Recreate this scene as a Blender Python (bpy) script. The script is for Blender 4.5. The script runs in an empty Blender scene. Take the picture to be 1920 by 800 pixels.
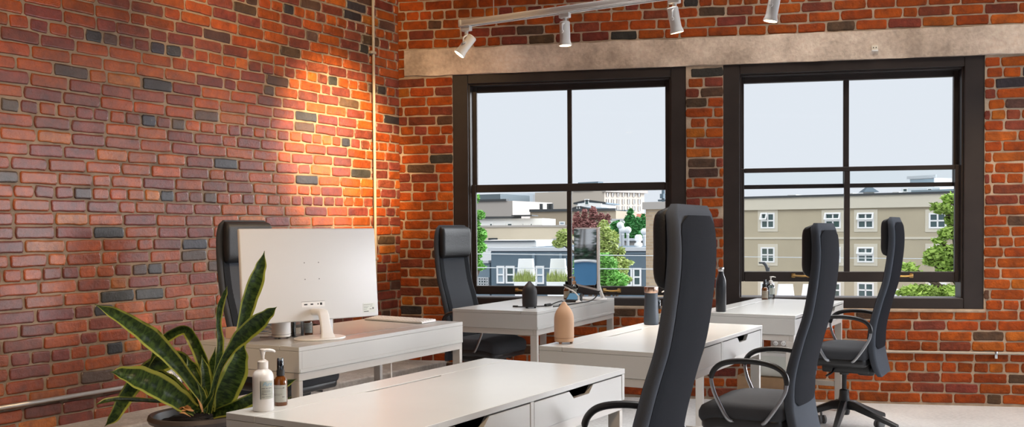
import bpy, bmesh, math, random
from mathutils import Vector, Matrix, noise
PI = math.pi
R = math.radians
scene = bpy.context.scene
COL = scene.collection

# ------------------------------------------------------------------ helpers
def V(*a): return Vector(a)

def finish(name, bm, mats, parent=None, smooth=True, angle=40):
    me = bpy.data.meshes.new(name)
    bm.normal_update()
    bm.to_mesh(me); bm.free()
    if not isinstance(mats, (list, tuple)): mats = [mats]
    for m in mats: me.materials.append(m)
    if smooth:
        me.polygons.foreach_set('use_smooth', [True] * len(me.polygons))
        me.set_sharp_from_angle(angle=R(angle))
    o = bpy.data.objects.new(name, me)
    COL.objects.link(o)
    if parent: o.parent = parent
    return o

def tag(o, label=None, cat=None, group=None, kind=None):
    if label: o['label'] = label
    if cat: o['category'] = cat
    if group: o['group'] = group
    if kind: o['kind'] = kind
    return o

def thing(name, loc, rz=0, label=None, cat=None, group=None, kind=None):
    o = bpy.data.objects.new(name, None)
    COL.objects.link(o)
    o.location = loc; o.rotation_euler = (0, 0, rz)
    o.empty_display_size = 0.1
    return tag(o, label, cat, group, kind)

def kids(o): return [c for c in bpy.data.objects if c.parent == o]

def copy_tree(o, parent=None):
    c = o.copy(); COL.objects.link(c)
    if parent: c.parent = parent
    for k in kids(o): copy_tree(k, c)
    return c

def merge(bm, tmp, M=None, mi=None):
    vm = {}
    for v in tmp.verts:
        vm[v] = bm.verts.new(M @ v.co if M else v.co)
    for f in tmp.faces:
        try:
            nf = bm.faces.new([vm[v] for v in f.verts])
            nf.material_index = f.material_index if mi is None else mi
        except ValueError: pass
    tmp.free()

def box(bm, x0, x1, y0, y1, z0, z1, bev=0.0, seg=2, M=None, mi=0):
    t = bmesh.new()
    bmesh.ops.create_cube(t, size=1.0)
    for v in t.verts:
        v.co = V((x0+x1)/2 + v.co.x*(x1-x0), (y0+y1)/2 + v.co.y*(y1-y0), (z0+z1)/2 + v.co.z*(z1-z0))
    if bev > 0:
        bmesh.ops.bevel(t, geom=t.edges[:], offset=bev, segments=seg, profile=0.5, affect='EDGES')
    merge(bm, t, M, mi)

def lathe(bm, prof, seg=28, M=None, mi=0, cap=True):
    t = bmesh.new(); rings = []
    for (r, z) in prof:
        rings.append([t.verts.new((r*math.cos(2*PI*i/seg), r*math.sin(2*PI*i/seg), z)) for i in range(seg)])
    for a, b in zip(rings, rings[1:]):
        for i in range(seg):
            j = (i+1) % seg
            t.faces.new((a[i], a[j], b[j], b[i]))
    if cap:
        t.faces.new(rings[0][::-1]); t.faces.new(rings[-1])
    bmesh.ops.remove_doubles(t, verts=t.verts[:], dist=1e-6)
    merge(bm, t, M, mi)

def loft(bm, rings, closed=True, caps=True, mi=0, M=None):
    t = bmesh.new(); rr = [[t.verts.new(p) for p in r] for r in rings]
    n = len(rr[0])
    for a, b in zip(rr, rr[1:]):
        for i in range(n if closed else n-1):
            j = (i+1) % n
            t.faces.new((a[i], a[j], b[j], b[i]))
    if caps and closed:
        t.faces.new(rr[0][::-1]); t.faces.new(rr[-1])
    bmesh.ops.recalc_face_normals(t, faces=t.faces[:])
    merge(bm, t, M, mi)

def smooth_path(pts, n=8):
    pts = [Vector(p) for p in pts]; out = []
    P = [pts[0]*2-pts[1]] + pts + [pts[-1]*2-pts[-2]]
    for i in range(1, len(P)-2):
        a, b, c, d = P[i-1], P[i], P[i+1], P[i+2]
        for k in range(n):
            t = k/n
            out.append(0.5*((2*b)+(c-a)*t+(2*a-5*b+4*c-d)*t*t+(3*b-a-3*c+d)*t*t*t))
    out.append(pts[-1]); return out

def tube(bm, pts, rad, seg=10, flat=1.0, up=None, mi=0, M=None, caps=True):
    """sweep an ellipse (rad along side, rad*flat along the frame normal)"""
    pts = [Vector(p) for p in pts]; n = len(pts)
    tans = [(pts[min(i+1, n-1)]-pts[max(i-1, 0)]).normalized() for i in range(n)]
    ref = Vector(up) if up else (V(0, 0, 1) if abs(tans[0].z) < 0.9 else V(1, 0, 0))
    nrm = (ref - tans[0]*ref.dot(tans[0])).normalized(); rings = []
    for i in range(n):
        nrm = (nrm - tans[i]*nrm.dot(tans[i])).normalized()
        side = tans[i].cross(nrm)
        r = rad[i] if isinstance(rad, (list, tuple)) else rad
        rings.append([pts[i] + side*(r*math.cos(2*PI*k/seg)) + nrm*(r*flat*math.sin(2*PI*k/seg)) for k in range(seg)])
    loft(bm, rings, True, caps, mi, M)

def prism(bm, poly, axis, a, b, mi=0, M=None):
    """poly: list of 2-D points; extruded along axis from a to b"""
    def p3(p, t):
        if axis == 'x': return (t, p[0], p[1])
        if axis == 'y': return (p[0], t, p[1])
        return (p[0], p[1], t)
    t = bmesh.new()
    A = [t.verts.new(p3(p, a)) for p in poly]; B = [t.verts.new(p3(p, b)) for p in poly]
    n = len(poly)
    for i in range(n):
        j = (i+1) % n
        t.faces.new((A[i], A[j], B[j], B[i]))
    t.faces.new(A[::-1]); t.faces.new(B)
    bmesh.ops.recalc_face_normals(t, faces=t.faces[:])
    merge(bm, t, M, mi)

def text_bm(body, size, shear=0.0):
    cu = bpy.data.curves.new('writing', 'FONT'); cu.body = body; cu.size = size; cu.shear = shear
    cu.align_x = 'LEFT'
    o = bpy.data.objects.new('writing', cu); COL.objects.link(o)
    dg = bpy.context.evaluated_depsgraph_get()
    me = bpy.data.meshes.new_from_object(o.evaluated_get(dg))
    bm = bmesh.new(); bm.from_mesh(me)
    bpy.data.objects.remove(o); bpy.data.meshes.remove(me); bpy.data.curves.remove(cu)
    return bm

# ------------------------------------------------------------------ materials
def mat(name, base, rough=0.5, metal=0.0, spec=0.5, noise_amt=0.0, noise_scale=8.0, bump=0.0, bump_scale=200.0,
        coat=0.0, trans=0.0, emit=None, emit_s=0.0, sheen=0.0, alpha=1.0):
    m = bpy.data.materials.new(name); m.use_nodes = True
    nt = m.node_tree; b = nt.nodes['Principled BSDF']; L = nt.links
    b.inputs['Base Color'].default_value = (*base, 1)
    b.inputs['Roughness'].default_value = rough; b.inputs['Metallic'].default_value = metal
    b.inputs['Specular IOR Level'].default_value = spec
    b.inputs['Coat Weight'].default_value = coat; b.inputs['Transmission Weight'].default_value = trans
    b.inputs['Sheen Weight'].default_value = sheen
    if emit: b.inputs['Emission Color'].default_value = (*emit, 1); b.inputs['Emission Strength'].default_value = emit_s
    if noise_amt or bump:
        tc = nt.nodes.new('ShaderNodeTexCoord')
    if noise_amt:
        n = nt.nodes.new('ShaderNodeTexNoise'); n.inputs['Scale'].default_value = noise_scale
        n.inputs['Detail'].default_value = 5
        r = nt.nodes.new('ShaderNodeMapRange'); r.inputs['From Min'].default_value = 0.25; r.inputs['From Max'].default_value = 0.75
        r.inputs['To Min'].default_value = 1-noise_amt; r.inputs['To Max'].default_value = 1+noise_amt
        mx = nt.nodes.new('ShaderNodeVectorMath'); mx.operation = 'SCALE'; mx.inputs[0].default_value = base
        L.new(tc.outputs['Object'], n.inputs['Vector']); L.new(n.outputs['Fac'], r.inputs['Value'])
        L.new(r.outputs['Result'], mx.inputs['Scale']); L.new(mx.outputs[0], b.inputs['Base Color'])
    if bump:
        n2 = nt.nodes.new('ShaderNodeTexNoise'); n2.inputs['Scale'].default_value = bump_scale; n2.inputs['Detail'].default_value = 4
        bp = nt.nodes.new('ShaderNodeBump'); bp.inputs['Strength'].default_value = bump; bp.inputs['Distance'].default_value = 0.004
        L.new(tc.outputs['Object'], n2.inputs['Vector']); L.new(n2.outputs['Fac'], bp.inputs['Height']); L.new(bp.outputs['Normal'], b.inputs['Normal'])
    return m

def glass_mat(name, tint=(0.96, 0.98, 0.98), gloss=0.08):
    m = bpy.data.materials.new(name); m.use_nodes = True
    nt = m.node_tree; nt.nodes.clear(); L = nt.links
    out = nt.nodes.new('ShaderNodeOutputMaterial'); mix = nt.nodes.new('ShaderNodeMixShader')
    tr = nt.nodes.new('ShaderNodeBsdfTransparent'); tr.inputs['Color'].default_value = (*tint, 1)
    gl = nt.nodes.new('ShaderNodeBsdfGlossy'); gl.inputs['Roughness'].default_value = 0.02
    fr = nt.nodes.new('ShaderNodeFresnel'); fr.inputs['IOR'].default_value = 1.0 + gloss*4
    L.new(fr.outputs[0], mix.inputs[0]); L.new(tr.outputs[0], mix.inputs[1]); L.new(gl.outputs[0], mix.inputs[2]); L.new(mix.outputs[0], out.inputs[0])
    return m

def brick_mat(name, coat=0.0, rough=0.42, spec=0.5):
    """fired clay: each brick's own colour comes from a mesh attribute, mottling and stains from noise"""
    m = bpy.data.materials.new(name); m.use_nodes = True
    nt = m.node_tree; b = nt.nodes['Principled BSDF']; L = nt.links
    at = nt.nodes.new('ShaderNodeAttribute'); at.attribute_name = 'brick_colour'
    tc = nt.nodes.new('ShaderNodeTexCoord')
    n1 = nt.nodes.new('ShaderNodeTexNoise'); n1.inputs['Scale'].default_value = 14; n1.inputs['Detail'].default_value = 6; n1.inputs['Roughness'].default_value = 0.65
    r1 = nt.nodes.new('ShaderNodeMapRange'); r1.inputs['From Min'].default_value = 0.3; r1.inputs['From Max'].default_value = 0.7
    r1.inputs['To Min'].default_value = 0.55; r1.inputs['To Max'].default_value = 1.32
    sc = nt.nodes.new('ShaderNodeVectorMath'); sc.operation = 'SCALE'
    L.new(tc.outputs['Object'], n1.inputs['Vector']); L.new(n1.outputs['Fac'], r1.inputs['Value'])
    L.new(at.outputs['Color'], sc.inputs[0]); L.new(r1.outputs['Result'], sc.inputs['Scale'])
    # broad soot and wear patches over many bricks
    n0 = nt.nodes.new('ShaderNodeTexNoise'); n0.inputs['Scale'].default_value = 1.5; n0.inputs['Detail'].default_value = 6; n0.inputs['Roughness'].default_value = 0.7
    r0 = nt.nodes.new('ShaderNodeMapRange'); r0.inputs['From Min'].default_value = 0.32; r0.inputs['From Max'].default_value = 0.66; r0.inputs['To Min'].default_value = 0.70; r0.inputs['To Max'].default_value = 1.18
    sc0 = nt.nodes.new('ShaderNodeVectorMath'); sc0.operation = 'SCALE'
    L.new(tc.outputs['Object'], n0.inputs['Vector']); L.new(n0.outputs['Fac'], r0.inputs['Value']); L.new(sc.outputs[0], sc0.inputs[0]); L.new(r0.outputs['Result'], sc0.inputs['Scale'])
    sc = sc0
    # lime smears and flecks
    n2 = nt.nodes.new('ShaderNodeTexNoise'); n2.inputs['Scale'].default_value = 45; n2.inputs['Detail'].default_value = 8; n2.inputs['Roughness'].default_value = 0.75
    r2 = nt.nodes.new('ShaderNodeMapRange'); r2.inputs['From Min'].default_value = 0.62; r2.inputs['From Max'].default_value = 0.78; r2.inputs['To Max'].default_value = 0.5
    mx = nt.nodes.new('ShaderNodeMixRGB'); mx.inputs[2].default_value = (0.45, 0.34, 0.27, 1)
    L.new(tc.outputs['Object'], n2.inputs['Vector']); L.new(n2.outputs['Fac'], r2.inputs['Value']); L.new(r2.outputs['Result'], mx.inputs[0])
    L.new(sc.outputs[0], mx.inputs[1]); L.new(mx.outputs[0], b.inputs['Base Color'])
    # roughness varies over the surface
    r3 = nt.nodes.new('ShaderNodeMapRange'); r3.inputs['From Min'].default_value = 0.3; r3.inputs['From Max'].default_value = 0.7
    r3.inputs['To Min'].default_value = rough-0.1; r3.inputs['To Max'].default_value = rough+0.16
    L.new(n1.outputs['Fac'], r3.inputs['Value']); L.new(r3.outputs['Result'], b.inputs['Roughness'])
    b.inputs['Specular IOR Level'].default_value = spec; b.inputs['Coat Weight'].default_value = coat; b.inputs['Coat Roughness'].default_value = 0.35
    n3 = nt.nodes.new('ShaderNodeTexNoise'); n3.inputs['Scale'].default_value = 38; n3.inputs['Detail'].default_value = 7; n3.inputs['Roughness'].default_value = 0.6
    bp = nt.nodes.new('ShaderNodeBump'); bp.inputs['Strength'].default_value = 0.75; bp.inputs['Distance'].default_value = 0.014
    L.new(tc.outputs['Object'], n3.inputs['Vector']); L.new(n3.outputs['Fac'], bp.inputs['Height']); L.new(bp.outputs['Normal'], b.inputs['Normal'])
    return m

M_BRICK_L = brick_mat('glazed_brick', coat=0.85, rough=0.46, spec=0.2)
M_BRICK_B = brick_mat('plain_brick', coat=0.0, rough=0.7, spec=0.25)
M_MORTAR_L = mat('shaded_mortar', (0.25, 0.195, 0.15), 0.9, noise_amt=0.4, noise_scale=7, bump=0.8, bump_scale=70)  # shade between the left wall's bricks is put into this darker mortar colour
M_MORTAR = mat('mortar', (0.40, 0.31, 0.23), 0.9, noise_amt=0.35, noise_scale=9, bump=0.8, bump_scale=70)

def concrete_mat(name, c0, c1, scale=2.2, rough=0.85):
    m = bpy.data.materials.new(name); m.use_nodes = True
    nt = m.node_tree; b = nt.nodes['Principled BSDF']; L = nt.links
    tc = nt.nodes.new('ShaderNodeTexCoord'); n = nt.nodes.new('ShaderNodeTexNoise'); n.inputs['Scale'].default_value = scale; n.inputs['Detail'].default_value = 9; n.inputs['Roughness'].default_value = 0.6
    cr = nt.nodes.new('ShaderNodeValToRGB'); cr.color_ramp.elements[0].position = 0.38; cr.color_ramp.elements[1].position = 0.62
    cr.color_ramp.elements[0].color = (*c0, 1); cr.color_ramp.elements[1].color = (*c1, 1)
    n2 = nt.nodes.new('ShaderNodeTexNoise'); n2.inputs['Scale'].default_value = 40; n2.inputs['Detail'].default_value = 8
    mx = nt.nodes.new('ShaderNodeMixRGB'); mx.blend_type = 'OVERLAY'; mx.inputs[0].default_value = 0.35
    bp = nt.nodes.new('ShaderNodeBump'); bp.inputs['Strength'].default_value = 0.5; bp.inputs['Distance'].default_value = 0.01
    L.new(tc.outputs['Object'], n.inputs['Vector']); L.new(n.outputs['Fac'], cr.inputs[0]); L.new(tc.outputs['Object'], n2.inputs['Vector'])
    L.new(cr.outputs[0], mx.inputs[1]); L.new(n2.outputs['Fac'], mx.inputs[2]); L.new(mx.outputs[0], b.inputs['Base Color'])
    L.new(n2.outputs['Fac'], bp.inputs['Height']); L.new(bp.outputs['Normal'], b.inputs['Normal'])
    b.inputs['Roughness'].default_value = rough
    return m

M_LINTEL = concrete_mat('old_concrete', (0.40, 0.315, 0.25), (0.74, 0.61, 0.50), 2.6)
M_CURB = concrete_mat('curb_concrete', (0.30, 0.28, 0.26), (0.45, 0.43, 0.41), 3.0)
M_FLOOR = concrete_mat('floor_concrete', (0.48, 0.49, 0.50), (0.62, 0.63, 0.64), 1.1, 0.5)
M_PLASTER = mat('warm_brick_plain', (0.26, 0.12, 0.07), 0.8)
M_CEIL = mat('timber_ceiling', (0.30, 0.19, 0.11), 0.8)
M_FRAME = mat('dark_brown_paint', (0.024, 0.0175, 0.016), 0.42, noise_amt=0.3, noise_scale=6)
M_GLASS = glass_mat('window_glass', gloss=0.05)
M_BRASS = mat('brass', (0.55, 0.36, 0.14), 0.35, 1.0)
M_CONDUIT = mat('galvanised_pipe', (0.62, 0.62, 0.62), 0.35, 0.85)
M_CONDUIT_PAINT = mat('painted_pipe', (0.40, 0.35, 0.29), 0.5)
M_STEEL = mat('steel', (0.7, 0.7, 0.7), 0.25, 1.0)
M_DESK = mat('desk_lacquer', (0.535, 0.54, 0.525), 0.25, noise_amt=0.03, noise_scale=3)
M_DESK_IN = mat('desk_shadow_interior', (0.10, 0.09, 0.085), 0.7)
M_DESK_LEG = mat('desk_metal', (0.52, 0.50, 0.47), 0.4)
M_FABRIC = mat('charcoal_fabric', (0.016, 0.018, 0.022), 0.85, spec=0.06, bump=0.35, bump_scale=700)
M_SEAT = mat('seat_fabric', (0.028, 0.030, 0.036), 0.8, bump=0.35, bump_scale=500)
M_FABRIC_L = mat('grey_fabric', (0.064, 0.072, 0.086), 0.85, spec=0.06, bump=0.35, bump_scale=700)
M_MESH = mat('dark_mesh', (0.010, 0.0115, 0.0155), 0.8, spec=0.06, bump=0.5, bump_scale=900)
M_LEATHER = mat('black_leather', (0.014, 0.015, 0.018), 0.5, spec=0.35, bump=0.25, bump_scale=160)
M_PLASTIC = mat('black_plastic', (0.012, 0.012, 0.013), 0.38)
M_CHROME = mat('satin_chrome', (0.36, 0.37, 0.39), 0.28, 1.0)
M_RUBBER = mat('grey_rubber', (0.16, 0.16, 0.16), 0.6)
M_WHITE = mat('white_plastic', (0.80, 0.79, 0.77), 0.35)
M_WHITE_G = mat('white_gloss', (0.85, 0.85, 0.84), 0.25)
M_MON = mat('monitor_white', (0.68, 0.685, 0.68), 0.38)
M_BLACK = mat('black_matte', (0.012, 0.012, 0.012), 0.6)
M_SCREEN = mat('dark_glossy_screen', (0.01, 0.012, 0.014), 0.03, spec=1.0, coat=1.0)
M_AMBER = mat('amber_glass', (0.13, 0.038, 0.006), 0.08, coat=0.6)
M_LABEL = mat('paper_label', (0.72, 0.75, 0.70), 0.6)
M_LABEL_C = mat('cream_label', (0.72, 0.66, 0.55), 0.6)
M_PRINT = mat('grey_print', (0.22, 0.22, 0.23), 0.7)
M_PRINT_B = mat('pale_blue_print', (0.22, 0.50, 0.70), 0.6)
M_FROST = mat('frosted_white_plastic', (0.80, 0.80, 0.80), 0.30, coat=0.3)
M_CLEAR = glass_mat('clear_bottle_glass', (0.88, 0.92, 0.93), 0.22)
M_PEACH = mat('peach_ceramic', (0.62, 0.40, 0.26), 0.62)
M_PEACH_IN = mat('peach_dark', (0.36, 0.20, 0.12), 0.6)
M_CHARC = mat('charcoal_ceramic', (0.020, 0.020, 0.022), 0.55)
M_NAVY = mat('slate_blue_enamel', (0.055, 0.075, 0.105), 0.5)
M_BOTTLE = mat('black_enamel', (0.014, 0.015, 0.019), 0.35)
M_CARD = mat('cardboard', (0.42, 0.27, 0.15), 0.85, noise_amt=0.08, noise_scale=20)
M_PINKWOOD = mat('pale_wood', (0.62, 0.42, 0.32), 0.6)
M_POT = mat('dark_bronze_pot', (0.055, 0.043, 0.036), 0.42, noise_amt=0.25, noise_scale=9)
M_SOIL = mat('potting_soil', (0.018, 0.013, 0.010), 0.95, bump=1.0, bump_scale=60)
M_DRY = mat('dry_leaf', (0.40, 0.20, 0.07), 0.8, noise_amt=0.4, noise_scale=60)
M_BULB = mat('lamp_glow', (1, 0.8, 0.5), 0.4, emit=(1.0, 0.70, 0.36), emit_s=18.0)
M_BLUESCREEN = mat('blue_display', (0.10, 0.20, 0.30), 0.2, emit=(0.2, 0.42, 0.6), emit_s=0.35)

# sansevieria leaf: yellow-green margins by position across the blade
def leaf_mat():
    m = bpy.data.materials.new('variegated_leaf'); m.use_nodes = True
    nt = m.node_tree; b = nt.nodes['Principled BSDF']; L = nt.links
    uv = nt.nodes.new('ShaderNodeUVMap'); sx = nt.nodes.new('ShaderNodeSeparateXYZ'); L.new(uv.outputs[0], sx.inputs[0])
    s = nt.nodes.new('ShaderNodeMath'); s.operation = 'SUBTRACT'; s.inputs[1].default_value = 0.5; L.new(sx.outputs[0], s.inputs[0])
    a = nt.nodes.new('ShaderNodeMath'); a.operation = 'ABSOLUTE'; L.new(s.outputs[0], a.inputs[0])
    cr = nt.nodes.new('ShaderNodeMapRange'); cr.inputs['From Min'].default_value = 0.355; cr.inputs['From Max'].default_value = 0.40; L.new(a.outputs[0], cr.inputs['Value'])
    mp = nt.nodes.new('ShaderNodeMapping'); mp.inputs['Scale'].default_value = (3, 34, 1); L.new(uv.outputs[0], mp.inputs[0])
    n = nt.nodes.new('ShaderNodeTexNoise'); n.inputs['Scale'].default_value = 1.0; n.inputs['Detail'].default_value = 5; n.inputs['Distortion'].default_value = 0.8; L.new(mp.outputs[0], n.inputs['Vector'])
    c2 = nt.nodes.new('ShaderNodeValToRGB'); c2.color_ramp.elements[0].position = 0.38; c2.color_ramp.elements[1].position = 0.66
    c2.color_ramp.elements[0].color = (0.012, 0.035, 0.010, 1); c2.color_ramp.elements[1].color = (0.085, 0.150, 0.030, 1); L.new(n.outputs['Fac'], c2.inputs[0])
    mx = nt.nodes.new('ShaderNodeMixRGB'); mx.inputs[2].default_value = (0.42, 0.45, 0.09, 1)
    L.new(cr.outputs[0], mx.inputs[0]); L.new(c2.outputs[0], mx.inputs[1]); L.new(mx.outputs[0], b.inputs['Base Color'])
    b.inputs['Roughness'].default_value = 0.36
    return m
M_LEAF = leaf_mat()

# ------------------------------------------------------------------ camera (the photograph's lens and height)
F_PX, PITCH, ROLL, CY, EYE = 1831.44, R(1.4385), R(0.3858), 477.55, 1.2577
cam = bpy.data.cameras.new('camera'); cam_o = bpy.data.objects.new('camera', cam); COL.objects.link(cam_o)
fwd = V(0, math.cos(PITCH), -math.sin(PITCH)); up0 = V(0, math.sin(PITCH), math.cos(PITCH)); ri0 = V(1, 0, 0)
ri = ri0*math.cos(ROLL) - up0*math.sin(ROLL); up = ri0*math.sin(ROLL) + up0*math.cos(ROLL)
Mx = Matrix((ri, up, -fwd)).transposed().to_4x4(); Mx.translation = V(0, 0, EYE)
cam_o.matrix_world = Mx
cam.sensor_width = 36; cam.sensor_fit = 'HORIZONTAL'; cam.lens = 36*F_PX/1920; cam.shift_y = (CY-400)/1920
cam.clip_end = 2000; cam.clip_start = 0.05
scene.camera = cam_o

def ray(px, py):
    uu, vv = px-960, py-CY
    u = uu*math.cos(ROLL)-vv*math.sin(ROLL); v = uu*math.sin(ROLL)+vv*math.cos(ROLL)
    return ri0*(u/F_PX) + fwd + up0*(-v/F_PX)
def at(px, py, Y):
    """the point at distance Y into the scene that the surveyed direction meets"""
    d = ray(px, py); return V(0, 0, EYE) + d*(Y/d.y)

# ------------------------------------------------------------------ room frame
CORNER = V(-0.873, 7.640, 0)
DB = V(0.98233, -0.18720, 0)      # along the window wall, to the right
NB = V(0.18720, 0.98233, 0)       # out through the window wall
DL = V(0.51773, 0.85555, 0)       # along the left wall, away from the viewer
NL = V(0.85555, -0.51773, 0)      # from the left wall into the room
def WB(s, n, z): return CORNER + DB*s + NB*n + V(0, 0, z)
def WL(s, n, z): return CORNER + DL*s + NL*n + V(0, 0, z)
MB_ = Matrix((DB, NB, V(0, 0, 1))).transposed().to_4x4(); MB_.translation = CORNER     # local x=s, y=outward, z=up
ML_ = Matrix((DL, -NL, V(0, 0, 1))).transposed().to_4x4(); ML_.translation = CORNER    # local x=s, y=outward, z=up
CEIL = 3.75
W1 = (0.430, 2.202, 0.687, 2.456)
W2 = (2.471, 4.256, 0.682, 2.456)
LINT = (0.050, 6.0, 2.456, 2.660)

def brick_colour(rng, glazed):
    t = rng.random()
    if t < 0.035: c = (0.035, 0.034, 0.040)
    elif t < 0.10: c = (0.085, 0.048, 0.032)
    elif t < (0.45 if glazed else 0.26): c = (0.185, 0.042, 0.024)
    elif t < 0.92: c = (0.310, 0.062, 0.007)
    else: c = (0.38, 0.105, 0.012)
    if not glazed: c = (c[0], c[1]*0.93, c[2]*0.8)
    k = rng.uniform(0.78, 1.2) * (1.0 if glazed else 1.06)
    return (c[0]*k, c[1]*k*rng.uniform(0.88, 1.12), c[2]*k*rng.uniform(0.85, 1.2), 1)

def brick_wall(name, M, x0, x1, z0, z1, course, holes, seed, bmat, glazed, header_at):
    """rows of separate hand-laid bricks standing proud of the mortar bed, one mesh for the whole wall"""
    rng = random.Random(seed)
    verts, faces, cols, mi = [], [], [], []
    J = 0.011
    def add(xa, xb, za, zb):
        w, h = xb-xa, zb-za
        if w < 0.02 or h < 0.02: return
        # outline with chipped corners
        r = min(0.008, w*0.2)
        def jit(s): return rng.uniform(-s, s)
        pts = []
        nx = 4 if w > 0.14 else 2
        tilt = jit(0.0022)
        for i in range(nx+1):
            x = xa + r + (w-2*r)*i/nx; pts.append((x+jit(0.002), za+jit(0.0022)+tilt*(x-xa-w/2)/w*2))
        pts.append((xb+jit(0.002)-0.0015, za+r)); pts.append((xb+jit(0.0035), (za+zb)/2)); pts.append((xb+jit(0.002)-0.0015, zb-r))
        for i in range(nx, -1, -1):
            x = xa + r + (w-2*r)*i/nx; pts.append((x+jit(0.002), zb+jit(0.0022)+tilt*(x-xa-w/2)/w*2))
        pts.append((xa+jit(0.002)+0.0015, zb-r)); pts.append((xa+jit(0.0035), (za+zb)/2)); pts.append((xa+jit(0.002)+0.0015, za+r))
        n = len(pts); b = len(verts)
        cx, cz = (xa+xb)/2, (za+zb)/2
        out = 0.005 + rng.random()*0.005
        wav = 0.0075*noise.noise(V(cx*0.9, cz*1.7, seed)) + 0.004*noise.noise(V(cx*3.1, cz*4.0, seed+9))
        pts = [(p[0], p[1]+wav) for p in pts]; cz += wav
        def ring(inset, y):
            for (x, z) in pts:
                kx = 1-inset/(w/2); kz = 1-inset/(h/2)
                verts.append((cx+(x-cx)*kx, -y, cz+(z-cz)*kz))
        ring(0, -0.004); ring(0.0, out-0.005); ring(0.0032, out-0.0012); ring(0.008, out)
        col = brick_colour(rng, glazed)
        for k in range(3):
            for i in range(n):
                j = (i+1) % n
                faces.append((b+k*n+i, b+k*n+j, b+(k+1)*n+j, b+(k+1)*n+i)); cols.append(col); mi.append(0)
        faces.append(tuple(b+3*n+i for i in range(n))); cols.append(col); mi.append(0)
    row = 0; z = z0
    while z < z1-0.02:
        zt = min(z+course-J, z1)
        hdr = (row % 6) == header_at
        x = max(x0, -5.6) - rng.random()*0.2
        zm = (z+zt)/2
        # free spans of this row
        spans = [(x0, x1)]
        for (a, b_, c, d) in holes:
            if zt > c+0.002 and z < d-0.002:
                cut = (c if zm < c else None)
                ns = []
                for (p, q) in spans:
                    if b_ <= p or a >= q: ns.append((p, q)); continue
                    if zm < c or zm > d:
                        ns.append((p, q)); continue
                    if a > p: ns.append((p, a))
                    if b_ < q: ns.append((b_, q))
                spans = ns
        while x < x1:
            L = (0.097 if hdr else 0.205)*rng.uniform(0.90, 1.08)
            if not hdr and rng.random() < 0.10: L = 0.10*rng.uniform(0.9, 1.15)
            for (p, q) in spans:
                xa, xb = max(x, p+0.001), min(x+L, q-0.001)
                if xb-xa > 0.025:
                    if q-0.001-xb < 0.03: xb = q-0.001
                    zz0, zz1 = z, zt
                    for (a, b_, c, d) in holes:
                        if xb > a and xa < b_:
                            if zz0 < c < zz1: zz1 = c-0.002
                            if zz0 < d < zz1: zz0 = d+0.002
                    add(xa, xb, zz0+rng.uniform(-0.001, 0.001), zz1+rng.uniform(-0.001, 0.001))
            x += L+J*rng.uniform(0.8, 1.25)
        z += course; row += 1
    # mortar bed with real thickness round the openings
    xs = sorted({x0, x1, *[h for a in holes for h in a[:2] if x0 < h < x1]}); zs = sorted({0.0, z1, *[h for a in holes for h in a[2:] if 0 < h < z1]})
    def slab(xa, xb, za, zb):
        b = len(verts)
        for y in (0, 0.34):
            verts.extend([(xa, y, za), (xb, y, za), (xb, y, zb), (xa, y, zb)])
        for f in ((0, 1, 2, 3), (5, 4, 7, 6), (1, 5, 6, 2), (4, 0, 3, 7), (3, 2, 6, 7), (4, 5, 1, 0)):
            faces.append(tuple(b+i for i in f)); cols.append((0.3, 0.23, 0.17, 1)); mi.append(1)
    for xa, xb in zip(xs, xs[1:]):
        for za, zb in zip(zs, zs[1:]):
            cx, cz = (xa+xb)/2, (za+zb)/2
            if any(a < cx < b_ and c < cz < d for (a, b_, c, d) in holes): continue
            slab(xa, xb, za, zb)
    me = bpy.data.meshes.new(name); me.from_pydata(verts, [], faces)
    me.materials.append(bmat); me.materials.append(M_MORTAR_L if glazed else M_MORTAR)
    me.polygons.foreach_set('material_index', mi)
    a = me.attributes.new('brick_colour', 'FLOAT_COLOR', 'FACE')
    a.data.foreach_set('color', [c for q in cols for c in q])
    me.update()
    o = bpy.data.objects.new(name, me); COL.objects.link(o); o.matrix_world = M
    return tag(o, kind='structure')

brick_wall('wall_left', ML_, -12.4, 0.0, 0.02, CEIL, 0.0712, [], 5, M_BRICK_L, True, 2)
brick_wall('wall_back', MB_, -0.02, 6.0, 0.02, CEIL, 0.0736, [W1, W2, LINT], 11, M_BRICK_B, False, 3)

def struct(name, bm, m, M=None, smooth=False):
    o = finish(name, bm, m, smooth=smooth)
    if M: o.matrix_world = M
    return tag(o, kind='structure')

# concrete lintel over both windows
bm = bmesh.new(); t = bmesh.new()
nx, nz = 120, 8
g = [[None]*(nz+1) for _ in range(nx+1)]
for i in range(nx+1):
    for j in range(nz+1):
        x = LINT[0]+(5.9-LINT[0])*i/nx; z = LINT[2]+0.002+(LINT[3]-LINT[2]-0.004)*j/nz
        e = 1 if j in (0, nz) else 0
        z += e*noise.noise(V(x*5, j, 0))*0.010
        g[i][j] = bm.verts.new((x, -0.016-0.006*noise.noise(V(x*3, z*6, 2)), z))
for i in range(nx):
    for j in range(nz): bm.faces.new((g[i][j], g[i+1][j], g[i+1][j+1], g[i][j+1]))
box(bm, LINT[0]+0.002, 5.9, -0.008, 0.33, LINT[2]+0.001, LINT[3]-0.003)
struct('trim_1', bm, M_LINTEL, MB_, True)
# concrete ledge at the foot of the left wall
bm = bmesh.new(); box(bm, -11.0, 0.45, -0.345, -0.013, 0.0, 0.25, 0.012, 3)
struct('trim_2', bm, M_CURB, ML_)

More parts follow.
